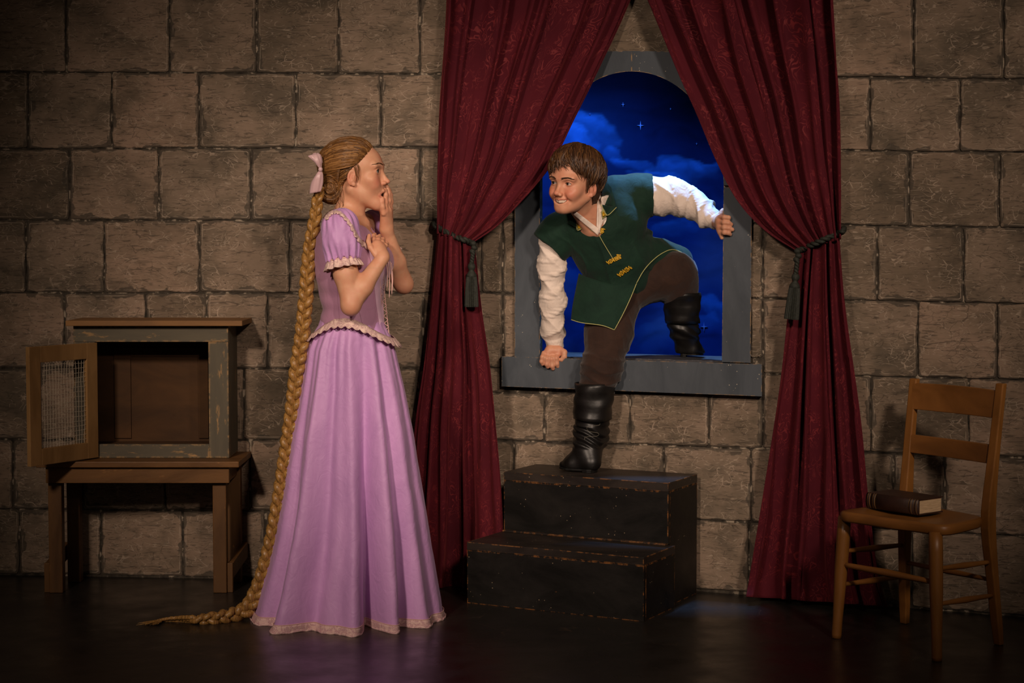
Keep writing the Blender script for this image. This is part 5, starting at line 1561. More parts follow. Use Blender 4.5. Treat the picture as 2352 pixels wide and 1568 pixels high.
for st_ in range(3):
    Pp = []; Rr = []; Aa = []
    for i in range(0, NB, 1):
        l = L[i]; w = rad_b(l); ph = 2 * PI * (l / per) + 2 * PI * st_ / 3
        if l / Lt > 0.9: ph = 2 * PI * (0.9 * Lt / per) + 2 * PI * st_ / 3 + (l / Lt - 0.9) * 6
        side = np.cross(T[i], np.array([0, 1, 0])); side /= np.linalg.norm(side)
        if l / Lt > 0.88: side = np.cross(T[i], np.array([0, 0.3, 1])); side /= np.linalg.norm(side)
        frnt = np.cross(side, T[i])
        Pp.append(C3[i] + side * w * 0.78 * math.sin(ph) + frnt * w * 0.48 * math.sin(2 * ph)); Rr.append(w * 0.62)
    V, Fs = tube_np(np.array(Pp), np.array(Rr), 10, True)
    V = V + vnormals(V, np.array([f for f in Fs if len(f) == 4])) * ((vnoise(V * np.array([2, 2, 0.4]), 120) - 0.5) * 0.004)[:, None]
    c0 = np.array((0.30, 0.145, 0.035)); c1 = np.array((0.50, 0.27, 0.075))
    m = np.clip(vnoise(V * np.array([3, 3, 0.5]), 90), 0, 1)[:, None]
    me = mesh_np('braid_strand', V, Fs, True, col=c0 * (1 - m) + c1 * m); link('braid_strand', me, M['braid'], braid)
mb = MB(); 
for k in range(26):
    x = rr.uniform(-1, 1); b = C3[-50] + np.array([0, 0, 0])
    mb.tube(smooth_path([C3[-90], C3[-50] + np.array([0, x * 0.010, 0.001]), C3[-1] + np.array([rr.uniform(-0.03, 0.05), x * 0.026, rr.uniform(0, 0.004)])], 8), [0.004, 0.003, 0.0025, 0.002, 0.0018, 0.0014, 0.001, 0.0004], 5)
me = mesh_np('braid_tuft', np.vstack(mb.V), mb.F, True, col=np.tile((0.42, 0.22, 0.06), (mb.n, 1))); link('braid_tuft', me, M['braid'], braid)
# satin bow
bow = empty('hair_bow', W(735, 388, -0.07), parent=wom)
def bsheet(name, rowsets, th=0.0016):
    rows = []
    for (a, b, bul) in rowsets:
        a = np.array(a); b = np.array(b)
        for i in range(9):
            t = i / 8; rows.append(a * (1 - t) + b * t + np.array([0, -bul * math.sin(PI * t) + 0.002 * math.sin(t * 17), 0]))
    rows = np.array(rows).reshape(len(rowsets), 9, 3)
    rows = np.stack([smooth_path(rows[:, i], 18) for i in range(9)], 1).reshape(-1, 3)
    V, Q = solid_sheet(rows, 9, 18, th); link(name, mesh_np(name, V, Q), M['ribbon'], bow)
D = -0.085
bsheet('loop', [(W(734, 388, D), W(739, 387, D + .01), 0.004), (W(722, 372, D - .01), W(739, 372, D), 0.010), (W(708, 359, D - .01), W(736, 356, D), 0.008), (W(712, 357, D - .0), W(730, 351, D + 0.01), 0.002), (W(727, 352, D + .01), W(738, 358, D + 0.02), -0.004), (W(735, 378, D + .015), W(741, 374, D + 0.02), 0)])
bsheet('tail', [(W(733, 391, D), W(739, 391, D), 0.003), (W(724, 404, D - .005), W(742, 402, D), 0.010), (W(714, 422, D), W(742, 420, D), 0.012), (W(711, 445, D), W(737, 440, D), 0.008)])
MB().lathe(W(736, 389, D - 0.008), [(0.003, -0.008), (0.0065, -0.005), (0.0078, 0), (0.0065, 0.005), (0.003, 0.008)], 12, (0.2, -0.3, 1)).build('knot', M['ribbon'], bow, True)
# ------------------------------------------------------------ the man climbing through the window
def Mn(px, py, Y): return at(px, py, Y)
man = empty('person', (Mn(1400, 900, 6.83)[0], 6.83, H2 + 0.001), 'man in a green tunic and black boots climbing in through the arched window, smiling', 'person')
OM = Mn(1321, 420, 6.70); RM = frame(-128, 2, -5); SM = 1.03
S = SDF()
lipsM = head_sdf(S, OM, RM, SM, dict(kind='smile', drop=-0.010, eye=0.0044), True)
S.cone(Mn(1336, 455, 6.75), Mn(1372, 522, 6.83), 0.054, 0.060, 0.03)
S.cone(Mn(1322, 478, 6.73), Mn(1360, 530, 6.79), 0.024, 0.026, 0.02)      # throat
S.ell(Mn(1392, 520, 6.87), (0.135, 0.095, 0.12), 0.03)
S.cone(Mn(1378, 505, 6.86), Mn(1280, 540, 6.89), 0.06, 0.055, 0.04); S.cone(Mn(1385, 480, 6.87), Mn(1485, 448, 6.88), 0.06, 0.055, 0.04)
for s, x in ((-1, 1340), (1, 1405)):
    S.cone(Mn(1373, 534, 6.765), Mn(x, 520 - 10 * s, 6.80), 0.010, 0.008, 0.02)
S.chain([Mn(1400, 560, 6.89), Mn(1425, 640, 6.93), Mn(1445, 670, 6.94)], [0.10, 0.085, 0.075], 0.04)
S.chain([Mn(1268, 545, 6.89), Mn(1268, 690, 6.92), Mn(1272, 797, 6.965)], [0.042, 0.034, 0.0225], 0.02)
S.chain([Mn(1490, 450, 6.88), Mn(1592, 462, 6.86), Mn(1648, 506, 6.785)], [0.042, 0.034, 0.0235], 0.02)
S.chain([Mn(1430, 680, 6.92), Mn(1382, 850, 6.79), Mn(1352, 1035, 6.80)], [0.07, 0.05, 0.035], 0.03)
S.chain([Mn(1460, 655, 6.95), Mn(1548, 628, 6.94), Mn(1576, 790, 7.0)], [0.065, 0.055, 0.032], 0.03)
# right hand resting on the sill, fingers over its front edge
sf = WR.at(1268, 835, 0.045)[1]
S.cone(Mn(1272, 797, 6.965), Mn(1258, 812, sf + 0.006), 0.021, 0.016, 0.02); S.cone(Mn(1274, 797, 6.965), Mn(1284, 811, sf + 0.006), 0.020, 0.0145, 0.02); S.cone(Mn(1264, 805, sf + 0.01), Mn(1275, 805, sf + 0.01), 0.021, 0.021, 0.01)
hand(S, [], [([Mn(x0, y0, sf + 0.004), Mn(x0 - 3, y0 + 9, sf - 0.013), Mn(x1, y1 - 6, sf - 0.012), Mn(x1 + 2, y1, sf - 0.007)], r, r * 0.74)
             for x0, y0, x1, y1, r in ((1249, 811, 1244, 836, 0.0095), (1259, 814, 1256, 842, 0.0105), (1270, 815, 1268, 846, 0.0108), (1281, 813, 1279, 841, 0.0104))],
     ([Mn(1285, 801, sf + 0.006), Mn(1296, 809, sf - 0.006), Mn(1296, 819, sf - 0.012), Mn(1290, 826, sf - 0.012)], 0.0125, 0.0085))
# left hand around the right jamb
fy = lambda x: WR.at(x, 520, FT)[1]
S.cone(Mn(1648, 506, 6.785), Mn(1655, 508, fy(1655) + 0.010), 0.022, 0.018, 0.02); S.cone(Mn(1648, 508, 6.785), Mn(1657, 526, fy(1657) + 0.008), 0.020, 0.016, 0.02); S.cone(Mn(1654, 504, fy(1655) + 0.01), Mn(1656, 528, fy(1657) + 0.008), 0.018, 0.016, 0.01)
F_ = []
for y, xt, r in ((499, 1675, 0.0100), (511, 1682, 0.0104), (523, 1685, 0.0102), (534, 1680, 0.0092)):
    F_.append(([Mn(1655, y - 1, fy(1655) - 0.002), Mn(1664, y, fy(1664) - 0.018), Mn(1673, y + 1, fy(1673) - 0.017), Mn(xt - 3, y + 4, fy(xt) - 0.008)], r, r * 0.76))
hand(S, [], F_, ([Mn(1652, 500, 6.76), Mn(1656, 492, 6.762), Mn(1658, 486, 6.766), Mn(1660, 482, 6.775)], 0.0105, 0.0070))
S.cone(Mn(1655, 535, fy(1655) - 0.002), Mn(1658, 546, fy(1657) - 0.002), 0.010, 0.0072, 0.006)
b1 = (Mn(1236, 850, 6.9)[0] - 0.01, 6.90, Mn(1236, 858, 6.95)[2]); b2 = (Mn(1305, 850, 6.9)[0] + 0.01, 7.02, Mn(1236, 782, 6.95)[2])
c1_ = (Mn(1636, 850, 6.75)[0], 6.60, Mn(1236, 560, 6.75)[2]); c2_ = (Mn(1694, 850, 6.75)[0], 6.86, Mn(1236, 476, 6.75)[2])
V, Q = S.mesh(0.0045, [(OM - np.array([0.125, 0.135, 0.135]), OM + np.array([0.125, 0.115, 0.140]), 0.0017), (b1, b2, 0.0017), (c1_, c2_, 0.0017)])
SKM = (0.60, 0.285, 0.175)
col = paint_head(V, OM, RM, SM, lipsM, SKM, (0.50, 0.15, 0.10), (0.56, 0.16, 0.10), None, True)
for c, r, a in ((Mn(1268, 835, 6.95), 0.045, 0.55), (Mn(1675, 518, 6.7), 0.03, 0.4)):
    m = (blobmask(V, c, r) * a)[:, None]; col = col * (1 - m) + np.array((0.60, 0.20, 0.13)) * m
link('body', mesh_np('body', V, Q, True, col=col), M['skin'], man)
bodyM = (V, Q)
eyes(OM, RM, SM, man, (0.95, -0.28, 0.06), (0.018, 0.016, 0.016))
brows(OM, RM, SM, man, (0.05, 0.022, 0.010), True, 0.0, bodyM)
lashes(OM, RM, SM, man, bodyM, 0.0046)
S = SDF(); S.xf(OM, RM, SM); S.chain([(0.071, -0.026, -0.0545), (0.0838, -0.014, -0.0590), (0.0880, 0, -0.0605), (0.0838, 0.014, -0.0590), (0.071, 0.026, -0.0545)], [0.0040, 0.0044, 0.0046, 0.0044, 0.0040], 0.001); S.chain([(0.070, -0.024, -0.0590), (0.0825, -0.013, -0.0645), (0.0865, 0, -0.0660), (0.0825, 0.013, -0.0645), (0.070, 0.024, -0.0590)], [0.0030, 0.0038, 0.0040, 0.0038, 0.0030], 0.001); V, Q = S.mesh(0.0014)
link('teeth', mesh_np('teeth', V, Q), M['teeth'], man)

# tunic
def torsoM(S, g):
    S.ell(Mn(1392, 512, 6.87), (0.150 + g, 0.112 + g, 0.128 + g), 0.03)
    S.cone(Mn(1376, 500, 6.885), Mn(1285, 540, 6.90), 0.078 + g, 0.072 + g, 0.04)
    S.cone(Mn(1415, 448, 6.89), Mn(1480, 446, 6.885), 0.070 + g, 0.070 + g, 0.04)
    S.ell(Mn(1408, 585, 6.885), (0.138 + g, 0.105 + g, 0.110 + g), 0.04)
    S.ell(Mn(1425, 648, 6.92), (0.118 + g, 0.100 + g, 0.080 + g), 0.04)
S = SDF(); torsoM(S, 0.006)
S.cone(Mn(1470, 446, 6.885), Mn(1512, 450, 6.875), 0.074, 0.079, 0.02)                                   # left shoulder cap
S.cone(Mn(1290, 530, 6.90), Mn(1252, 580, 6.895), 0.074, 0.075, 0.02)                                    # right shoulder cap
S.cone(Mn(1455, 575, 6.94), Mn(1545, 612, 7.01), 0.100, 0.084, 0.03)                                     # skirt of the tunic over the raised thigh
A_, B_ = Mn(1502, 395, 6.875), Mn(1500, 490, 6.875)
S.half(Mn(1500, 448, 6.875), (1, -0.05, 0.02), 0.002, reach=0.14)
nrm = Mn(1222, 533, 6.9) - Mn(1302, 604, 6.9); nrm = np.array([nrm[2], 0, -nrm[0]]); nrm = nrm if nrm[2] < 0 else -nrm
S.half(Mn(1262, 568, 6.9), nrm, 0.002, reach=0.115)
S.cone(Mn(1350, 462, 6.72), Mn(1364, 498, 6.74), 0.072, 0.052, 0.004, '-'); S.cone(Mn(1364, 498, 6.74), Mn(1376, 530, 6.745), 0.052, 0.010, 0.004, '-')
S.cone(Mn(1350, 440, 6.76), Mn(1378, 500, 6.85), 0.062, 0.062, 0.004, '-')
S.half(Mn(1400, 690, 6.9), (0, 0, -1), 0.003)
V, Q = S.mesh(0.004); N = vnormals(V, Q)
px = (V[:, 0] / V[:, 1] * F + CX); py = 545 - (V[:, 2] - HZ) * F / V[:, 1]
w1 = np.sin((px * 0.55 + py * 0.9) * 0.055 + 4 * vnoise(V, 7)); w2 = 1 - np.abs(np.sin((px * 0.9 - py * 0.45) * 0.035 + 5 * vnoise(V, 5)))
V = V + N * (0.004 * w1 * np.clip((py - 470) / 80, 0.2, 1) + 0.006 * (w2 ** 4) * np.clip((py - 520) / 60, 0, 1) + (vnoise(V, 45) - 0.5) * 0.003)[:, None]
link('tunic', mesh_np('tunic', V, Q), M['green'], man); tunM = (V, Q)
castM = Caster([tunM])
# shirt: body seen in the opening, then the two sleeves
S = SDF(); torsoM(S, -0.002)
S.cone(Mn(1350, 440, 6.75), Mn(1382, 505, 6.86), 0.068, 0.068, 0.01)
S.cone(Mn(1345, 435, 6.75), Mn(1372, 500, 6.84), 0.0595, 0.0595, 0.003, '-')
S.cone(Mn(1352, 470, 6.70), Mn(1364, 500, 6.73), 0.060, 0.040, 0.003, '-'); S.cone(Mn(1364, 500, 6.73), Mn(1375, 528, 6.74), 0.040, 0.004, 0.003, '-')
S.half(Mn(1400, 580, 6.9), (0, 0, -1), 0.003)
S.half(OM + np.array([0, 0, -0.055]), RM @ np.array([0.1, 0, 1]), 0.003)
V, Q = S.mesh(0.0035); link('shirt_body', mesh_np('shirt_body', V, Q), M['shirt'], man); shM = (V, Q)
def shirt_sleeve(chain, rads, cuff_a, cuff_b, cr, cutn, seed, amp):
    S = SDF(); S.chain(chain, rads, 0.03)
    V, Q = S.mesh(0.003); N = vnormals(V, Q)
    C_ = smooth_path(chain, 40); L = np.concatenate([[0], np.cumsum(np.linalg.norm(np.diff(C_, axis=0), axis=1))])
    idx = np.argmin(((V[:, None] - C_[None]) ** 2).sum(2), 1); l = L[idx]
    T = np.gradient(C_, axis=0); T /= np.linalg.norm(T, axis=1, keepdims=True)
    rel = V - C_[idx]; ang = np.arctan2(rel[:, 1], rel @ np.array([0.7, 0, 0.7]))
    a = 1 - np.abs(np.sin(l * 44 + 1.5 * np.sin(ang + seed) + 2.2 * vnoise(V, 6 + seed)))
    b = 1 - np.abs(np.sin(l * 27 - 1.9 * np.sin(ang * 1.0 + 2 * seed) + 2.5 * vnoise(V + 3, 5)))
    e_ = np.clip(l / 0.05, 0, 1) * np.clip((L[-1] - l) / 0.01, 0.2, 1)
    V = V + N * ((a ** 2.0 * 0.007 + b ** 2.4 * 0.007 - 0.005) * e_ * amp + (vnoise(V, 30) - 0.5) * 0.003)[:, None]
    V = relax(V, Q, 3)
    link('shirt_sleeve', mesh_np('shirt_sleeve', V, Q), M['shirt'], man)
    ax = cuff_b - cuff_a; ln = np.linalg.norm(ax)
    MB().lathe(cuff_a, [(cr * 0.8, -0.004), (cr * 1.02, 0.0), (cr * 1.06, ln * 0.25), (cr * 1.0, ln * 0.5), (cr * 1.04, ln * 0.9), (cr * 0.98, ln), (cr * 0.8, ln - 0.002)], 28, ax).build('cuff', M['shirt'], man, True)
shirt_sleeve([Mn(1268, 545, 6.895), Mn(1267, 610, 6.905), Mn(1270, 690, 6.92), Mn(1269, 750, 6.94), Mn(1273, 780, 6.955)], [0.052, 0.051, 0.047, 0.042, 0.036], Mn(1273, 779, 6.955), Mn(1275, 799, 6.963), 0.033, None, 1.0, 1.0)
shirt_sleeve([Mn(1478, 446, 6.885), Mn(1515, 450, 6.875), Mn(1553, 452, 6.87), Mn(1594, 470, 6.85), Mn(1624, 494, 6.815), Mn(1638, 503, 6.795)], [0.066, 0.069, 0.064, 0.054, 0.041, 0.034], Mn(1630, 499, 6.805), Mn(1648, 509, 6.78), 0.033, None, 2.2, 1.15)

def quad(name, c, mat, caster, off=0.004, n=10, th=0.003, dflt=6.76, curl=0.0):
    """cloth patch with pixel corners TL TR BR BL lying on a surface"""
    rows = []
    for j in range(n):
        for i in range(n):
            u, v = i / (n - 1), j / (n - 1)
            x = (1 - v) * ((1 - u) * c[0][0] + u * c[1][0]) + v * ((1 - u) * c[3][0] + u * c[2][0])
            y = (1 - v) * ((1 - u) * c[0][1] + u * c[1][1]) + v * ((1 - u) * c[3][1] + u * c[2][1])
            p = caster.at(x, y, off + curl * u, dflt); rows.append(p)
    rows = np.array(rows)
    # tame jumps in depth
    G = rows.reshape(n, n, 3); med = np.median(G[..., 1]);
    G[..., 1] = np.clip(G[..., 1], med - 0.05, med + 0.04)
    for _ in range(3):
        y_ = G[..., 1].copy(); y_[1:-1, 1:-1] = (y_[:-2, 1:-1] + y_[2:, 1:-1] + y_[1:-1, :-2] + y_[1:-1, 2:] + 2 * y_[1:-1, 1:-1]) / 6; G[..., 1] = y_
    V, Q = solid_sheet(G.reshape(-1, 3), n, n, th)
    return link(name, mesh_np(name, V, Q), M[mat], man)
castA = Caster([tunM, shM])
castC = Caster([tunM, shM, bodyM])
quad('shirt_collar', [(1373, 448), (1380, 452), (1378, 536), (1370, 520)], 'shirt', castC, 0.005, 12, 0.002, 6.76)
quad('shirt_collar', [(1376, 446), (1390, 472), (1391, 494), (1374, 538)], 'shirt', castC, 0.009, 12, 0.002, 6.76)
quad('shirt_collar', [(1314, 490), (1324, 486), (1379, 528), (1373, 540)], 'shirt', castC, 0.006, 12, 0.002, 6.76)
quad('tunic_collar', [(1380, 398), (1404, 430), (1416, 476), (1384, 470)], 'green', castA, 0.012, 12, 0.004, 6.80)
quad('tunic_collar', [(1384, 470), (1416, 476), (1396, 494), (1388, 496)], 'green', castA, 0.012, 8, 0.004, 6.78)
quad('tunic_collar', [(1312, 490), (1324, 500), (1327, 524), (1302, 512)], 'green', castA, 0.010, 10, 0.004, 6.78)
quad('gold_collar_tip', [(1381, 486), (1385, 480), (1395, 494), (1384, 504)], 'lime', castA, 0.017, 6, 0.002, 6.76)
quad('gold_collar_tip', [(1383.5, 489), (1386, 485), (1392, 494), (1385, 499)], 'gold', castA, 0.0195, 6, 0.002, 6.76)
quad('gold_collar_tip', [(1323, 512), (1330, 515), (1346, 523), (1326, 528)], 'lime', castA, 0.012, 6, 0.002, 6.77)
quad('gold_collar_tip', [(1326, 515), (1331, 517), (1340, 522), (1328, 525)], 'gold', castA, 0.0145, 6, 0.002, 6.77)
cordline('piping', [(1380, 470), (1388, 483), (1396, 494), (1416, 476)], 0.0014, 'lime', castA, 0.016, 30, man, 6.76)
cordline('piping', [(1325, 500), (1326, 528), (1345, 523), (1374, 538)], 0.0014, 'lime', castA, 0.011, 30, man, 6.76)
cordline('front_opening', [(1376, 540), (1386, 558), (1398, 578), (1408, 594)], 0.0014, 'lime', castM, 0.003, 30, man, 6.76)
MB().lathe(castA.at(1386, 494, 0.022, 6.74), [(0.0035, 0), (0.0045, 0.0015), (0.003, 0.004)], 12, (0, -1, 0.1)).build('button', M['gold'], man, True)
def clasp(cx_, cy_, L_, ang, amp, n):
    a = math.radians(ang); pts = []
    for i in range(n * 6 + 1):
        t = i / (n * 6) - 0.5; w = math.sin(i * PI / 3) * amp * (1 - 0.3 * abs(t))
        pts.append((cx_ + math.cos(a) * t * L_ - math.sin(a) * w + 1.5 * math.cos(i * 1.7), cy_ - math.sin(a) * t * L_ - math.cos(a) * w))
    cordline('clasp', pts, 0.0020, 'gold', castM, 0.004, n * 18, man, 6.78)
clasp(1382, 530, 14, 60, 5, 4); clasp(1409, 597, 34, 25, 4.5, 7); clasp(1434, 623, 36, 35, 5, 7); clasp(1420, 590, 14, 60, 5, 3)
# belt line and the front panel hanging over the thigh
def sheet(name, grid, mat, th=0.004, nu=24, nv=20, wav=0.006):
    """grid: rows of (px, py, Y) control points"""
    R_ = [smooth_path([Mn(*p) for p in r], nu) for r in grid]
    G = np.stack([smooth_path([R_[k][i] for k in range(len(R_))], nv) for i in range(nu)], 1)
    G[..., 1] += wav * (np.sin(np.linspace(0, 5, nu))[None, :] * np.linspace(0.2, 1, nv)[:, None])
    V, Q = solid_sheet(G.reshape(-1, 3), nu, nv, th); o_ = link(name, mesh_np(name, V, Q), M[mat], man); return G
G = sheet('front_panel', [[(1330, 628, 6.865), (1360, 640, 6.815), (1410, 652, 6.80), (1466, 640, 6.835)],
                          [(1322, 668, 6.845), (1355, 680, 6.80), (1405, 690, 6.785), (1449, 682, 6.80)],
                          [(1315, 705, 6.835), (1350, 716, 6.79), (1398, 724, 6.775), (1430, 722, 6.785)],
                          [(1312, 734, 6.83), (1336, 741, 6.79), (1382, 747, 6.765), (1411, 757, 6.77)]], 'green')
mb = MB(); edge = np.vstack([G[:, -1], G[-1, ::-1]]) + np.array([0, -0.003, 0]); mb.tube(edge, 0.0016, 6); mb.build('piping', M['lime'], man, True)
cordline('piping', [(1462, 650), (1478, 622), (1497, 600), (1520, 582), (1545, 573), (1572, 583), (1590, 598), (1602, 620)], 0.0016, 'lime', castM, 0.003, 50, man, 6.93)

# trousers
S = SDF()
S.ell(Mn(1440, 668, 6.925), (0.090, 0.085, 0.065), 0.03)
S.chain([Mn(1418, 690, 6.90), Mn(1398, 765, 6.855), Mn(1382, 845, 6.795), Mn(1367, 905, 6.785)], [0.088, 0.086, 0.072, 0.060], 0.03)
S.chain([Mn(1455, 655, 6.94), Mn(1546, 632, 6.93)], [0.082, 0.088], 0.03)
S.chain([Mn(1551, 632, 6.935), Mn(1560, 664, 6.95), Mn(1565, 705, 6.965)], [0.082, 0.066, 0.052], 0.03)
V, Q = S.mesh(0.004); N = vnormals(V, Q)
py = 545 - (V[:, 2] - HZ) * F / V[:, 1]; px = (V[:, 0] / V[:, 1] * F + CX)
w = (1 - np.abs(np.sin(V[:, 2] * 75 + V[:, 0] * 22 + 5 * vnoise(V, 9)))) ** 2.5 * np.clip((py - 770) / 60, 0, 1) * (px < 1470)
w2 = (1 - np.abs(np.sin(V[:, 2] * 45 - V[:, 0] * 50 + 4 * vnoise(V, 7)))) ** 3 * (px >= 1470)
w3 = (1 - np.abs(np.sin(V[:, 2] * 24 + V[:, 0] * 46 + 5 * vnoise(V, 6)))) ** 4 * (px < 1470) * (py < 800)
V = V + N * (w * 0.010 + w2 * 0.002 + w3 * 0.004 + (vnoise(V, 40) - 0.5) * 0.003)[:, None]
V = relax(V, Q, 6)
link('trousers', mesh_np('trousers', V, Q), M['trouser'], man)

# boots
def boot(shaft, rads, heel, ball, toe, zsole, top_cut, name='boot', fold=(0, 0), sc=1.0):
    root = empty(name, np.array([heel[0], heel[1], zsole]), parent=man)
    S = SDF(); S.chain(shaft, rads, 0.02)
    h = np.array(heel); b = np.array(ball); t = np.array(toe)
    S.cone(shaft[-1], h + np.array([0, 0, 0.034 * sc]), rads[-1], 0.034 * sc, 0.02)
    S.cone(shaft[-1] * 0.75 + (b + np.array([0, 0, 0.03])) * 0.25 , b + np.array([0, 0, 0.030 * sc]), 0.038 * sc, 0.032 * sc, 0.03)
    S.cone(h + np.array([0, 0, 0.036 * sc]), b + np.array([0, 0, 0.026 * sc]), 0.031 * sc, 0.033 * sc, 0.02)
    S.cone(b + np.array([0, 0, 0.025 * sc]), t + np.array([0, 0, 0.019 * sc]), 0.032 * sc, 0.013 * sc, 0.02)
    S.half(np.array([h[0], h[1], zsole + 0.012]), (0, 0, -1), 0.003)
    S.half(top_cut[0], top_cut[1], 0.003)
    V, Q = S.mesh(0.003); N = vnormals(V, Q)
    py = 545 - (V[:, 2] - HZ) * F / V[:, 1]
    w = np.sin(V[:, 2] * 105 + 26 * V[:, 0] + 7 * vnoise(V, 12)) ** 2 * np.clip((py - fold[0]) / 12, 0, 1) * np.clip((fold[1] - py) / 12, 0, 1)
    V = V + N * (w * 0.010 + (vnoise(V * np.array([1, 1, 0.6]), 30) - 0.5) * 0.004)[:, None]
    link('boot_upper', mesh_np('boot_upper', V, Q), M['boot'], root)
    d = (t - h) / np.linalg.norm(t - h); sd = np.array([-d[1], d[0], 0.0]); L_ = np.linalg.norm(t - h)
    def outline(prof, z0, z1, nm):
        P = [h + d * x * L_ + sd * y * sc for x, y in prof] + [h + d * x * L_ - sd * y * sc for x, y in reversed(prof)]
        n = len(P); V_ = [np.array([p[0], p[1], z]) for z in (z0, z1) for p in P]
        MB().add(V_, [tuple(range(n - 1, -1, -1)), tuple(range(n, 2 * n))] + [(i, (i + 1) % n, n + (i + 1) % n, n + i) for i in range(n)]).build(nm, M['sole'], root, bevel=0.001)
    outline([(-0.17, 0.012), (-0.13, 0.026), (0.0, 0.031), (0.2, 0.030), (0.5, 0.036), (0.72, 0.037), (0.92, 0.028), (1.06, 0.014), (1.10, 0.005)], zsole + 0.006, zsole + 0.013, 'sole')
    outline([(-0.17, 0.012), (-0.12, 0.026), (0.0, 0.030), (0.17, 0.029)], zsole, zsole + 0.0058, 'heel')
    return root, (V, Q)
zs = H2 + 0.001
def onzs(px, py, z):
    d = ray(px, py); return CAM + d * ((z - HZ) / d[2])
hl = onzs(1357, 1084, zs); tl = onzs(1293, 1079, zs); bl = hl * 0.42 + tl * 0.58
br, bm_ = boot([Mn(1367, 882, 6.785), Mn(1361, 950, 6.79), Mn(1357, 1000, 6.80), Mn(1352, 1034, hl[1] + 0.03)], [0.069, 0.063, 0.056, 0.047], hl, bl, tl, zs, (Mn(1367, 884, 6.785), (0.05, 0, 1)), 'boot', (968, 1034), 1.05)
# upper flap of the front boot
rows = []; nn_ = 64
for j in range(12):
    t = j / 11; c = Mn(1366.5 - 6 * t, 879 + 84 * t, 6.787)
    r_ = 0.0735 - 0.004 * t + 0.003 * (t > 0.93)
    for i in range(nn_ + 1):
        th = 2 * PI * i / nn_
        rr_ = r_ + 0.0025 * math.sin(3 * th + 7 * t) + 0.002 * math.sin(t * 17 + math.sin(th) * 2)
        rows.append(c + np.array([math.cos(th) * rr_, math.sin(th) * rr_, 0.004 * math.sin(th * 2 + 1) * t]))
V, Q = solid_sheet(np.array(rows), nn_ + 1, 12, 0.004)
link('boot_cuff', mesh_np('boot_cuff', V, Q), M['boot'], br)
castB = Caster([bm_])
cordline('seam', [(1352, 968), (1374, 968), (1376, 976), (1350, 980), (1352, 990), (1373, 994), (1372, 1001), (1346, 1003), (1343, 1009)], 0.0008, 'seam', castB, 0.001, 60, br, 6.74)
zp = ZP + 0.001
hl2 = onzs(1571, 817, zp); tl2 = onzs(1606, 816, zp); hl2[1] = 7.00; tl2[1] = 6.985
hl2[0] = X(1571, 7.0); tl2[0] = X(1612, 6.99) ; hl2[2] = zp; tl2[2] = zp
bl2 = hl2 * 0.42 + tl2 * 0.58
br2, _ = boot([Mn(1565, 672, 6.96), Mn(1567, 735, 6.975), Mn(1573, 765, 6.985), Mn(1577, 790, 7.0)], [0.064, 0.056, 0.048, 0.038], hl2, bl2, tl2, zp, (Mn(1565, 674, 6.96), (0.0, 0, 1)), 'boot', (742, 782), 0.85)
rows = []
for j in range(10):
    t = j / 9; c = Mn(1565 + 3 * t, 672 + 70 * t, 6.95 + 0.02 * t); r_ = 0.072 - 0.009 * t
    for i in range(nn_ + 1):
        th = 2 * PI * i / nn_; rr_ = r_ + 0.0025 * math.sin(3 * th + 7 * t) + 0.002 * math.sin(t * 15)
        rows.append(c + np.array([math.cos(th) * rr_, math.sin(th) * rr_, 0]))
V, Q = solid_sheet(np.array(rows), nn_ + 1, 10, 0.004)
link('boot_cuff', mesh_np('boot_cuff', V, Q), M['boot'], br2)

# hair: tousled, swept over the forehead
HM = [(0.085, 0.036, 0.014), (0.055, 0.024, 0.010), (0.12, 0.055, 0.020), (0.035, 0.016, 0.008)]
e = (0.101, 0.078, 0.092)
rr = random.Random(21); sp = []
def mlock(u0, u1, bump, g0, g1, r, curl=0.0):
    P = []; wv = rr.uniform(0, 6)
    for i in range(7):
        t = i / 6; d = np.array(u0) * (1 - t) + np.array(u1) * t + np.array(bump) * 4 * t * (1 - t)
        d[1] += 0.07 * math.sin(t * 6 + wv)
        P.append(scalp(d, g0 + (g1 - g0) * t + 0.010 * math.sin(PI * min(1, t * 1.1)) + 0.003 * math.sin(t * 9 + wv), e))
    sp.append((P, [r * 0.5, r, r * 1.1, r * 1.1, r, r * 0.7, r * 0.15], rr.choice(HM)))
def tip_el(phi):          # how low the hair comes, in degrees, round the head (0 = forehead, +90 = his left ear)
    xs = [-180, -130, -100, -80, -62, -45, -25, 0, 14, 28, 42, 56, 72, 84, 100, 125, 150, 180]
    ys = [-50, -42, -6, -20, -8, -2, 8, 19, 24, 21, 12, 2, -12, -16, 4, -36, -48, -50]
    return float(np.interp(math.degrees(phi), xs, ys))
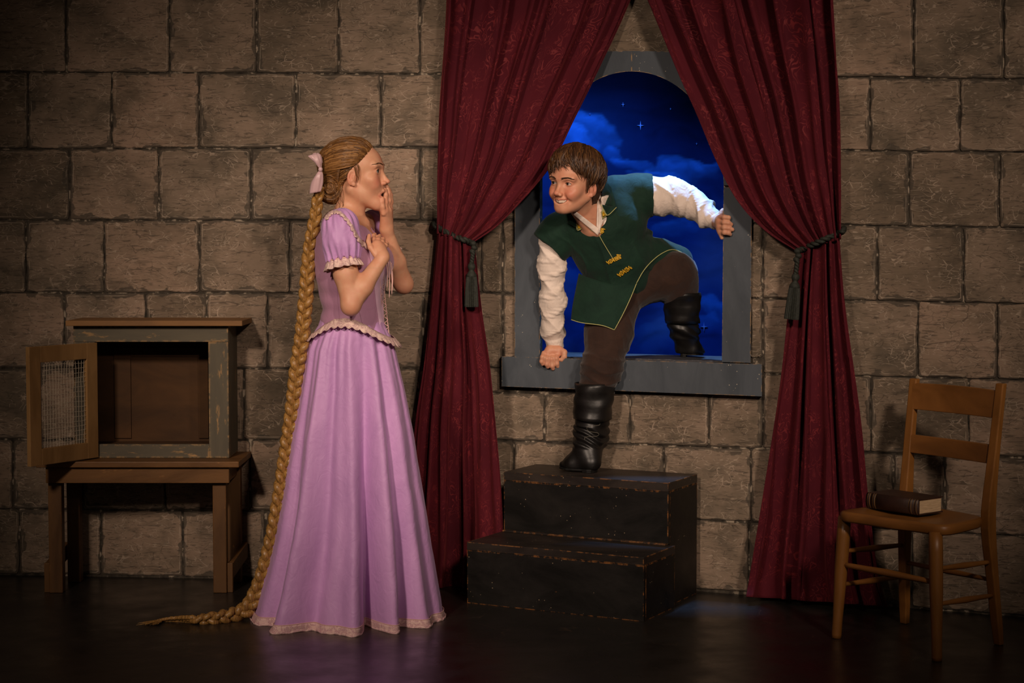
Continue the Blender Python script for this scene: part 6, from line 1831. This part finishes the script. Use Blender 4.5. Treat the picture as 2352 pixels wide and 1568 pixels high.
for k in range(1900):
    phi = rr.uniform(-PI, PI); el = math.radians(tip_el(phi) + rr.gauss(2, 6.5))
    u1 = np.array([math.cos(phi) * math.cos(el), math.sin(phi) * math.cos(el), math.sin(el)])
    ua = np.array([-0.30 + rr.uniform(-.15, .15), 0.12 + rr.uniform(-.15, .15), 0.95]); ua /= np.linalg.norm(ua)
    t0 = rr.choice((0, 0, 0.2, 0.4)); us = ua * (1 - t0) + u1 * t0
    front = max(0.0, math.cos(phi))
    clump = 0.22 * math.sin(phi * 11 + 2) * (0.4 + front)
    bump = np.array([0.12 * front, 0.10 * math.sin(phi) - 0.34 * front + clump, 0.10])
    g1 = 0.002 + rr.uniform(0, .004) + (0.012 * front if phi < 0.3 else 0.006 * front)
    mlock(us, u1, bump, 0.004 + rr.uniform(0, 0.006), g1, 0.0023)
for k in range(16):       # strands by the ear and sideburn
    s = 1
    P = [(0.020 + rr.uniform(-.008, .012), s * 0.074, 0.035), (0.026 + rr.uniform(-.008, .008), s * 0.0765, 0.010), (0.024 + rr.uniform(-.006, .006), s * 0.074, -0.012), (0.022 + rr.uniform(-.004, .004), s * 0.0715, -0.030)]
    sp.append((P, [0.0016, 0.0018, 0.0014, 0.0004], rr.choice(HM[:2])))
for k in range(110):       # behind the ear down to the collar
    P = [(-0.045 + rr.uniform(-.02, .014), 0.068, 0.01), (-0.050 + rr.uniform(-.02, .014), 0.064, -0.025), (-0.052 + rr.uniform(-.02, .016), 0.056, -0.048), (-0.054 + rr.uniform(-.02, .012), 0.048, -0.058 - rr.uniform(0, .018))]
    sp.append((P, [0.0018, 0.0024, 0.0020, 0.0005], rr.choice(HM[:2] + HM[3:])))
locks('hair', M['hair'], OM, RM, SM, sp, man)
S = SDF(); S.xf(OM, RM, SM); S.ell((-0.014, 0, 0.034), (0.099, 0.078, 0.091), 0.01); S.ell((-0.050, 0, -0.025), (0.050, 0.060, 0.055), 0.02)
S.half(OM + SM * (RM @ np.array([0.060, 0, 0.060])), RM @ np.array([0.8, 0, -0.5]), 0.01)
S.half(OM + SM * (RM @ np.array([-0.026, 0, -0.01])), RM @ np.array([0.85, 0, -0.5]), 0.01); S.xf()
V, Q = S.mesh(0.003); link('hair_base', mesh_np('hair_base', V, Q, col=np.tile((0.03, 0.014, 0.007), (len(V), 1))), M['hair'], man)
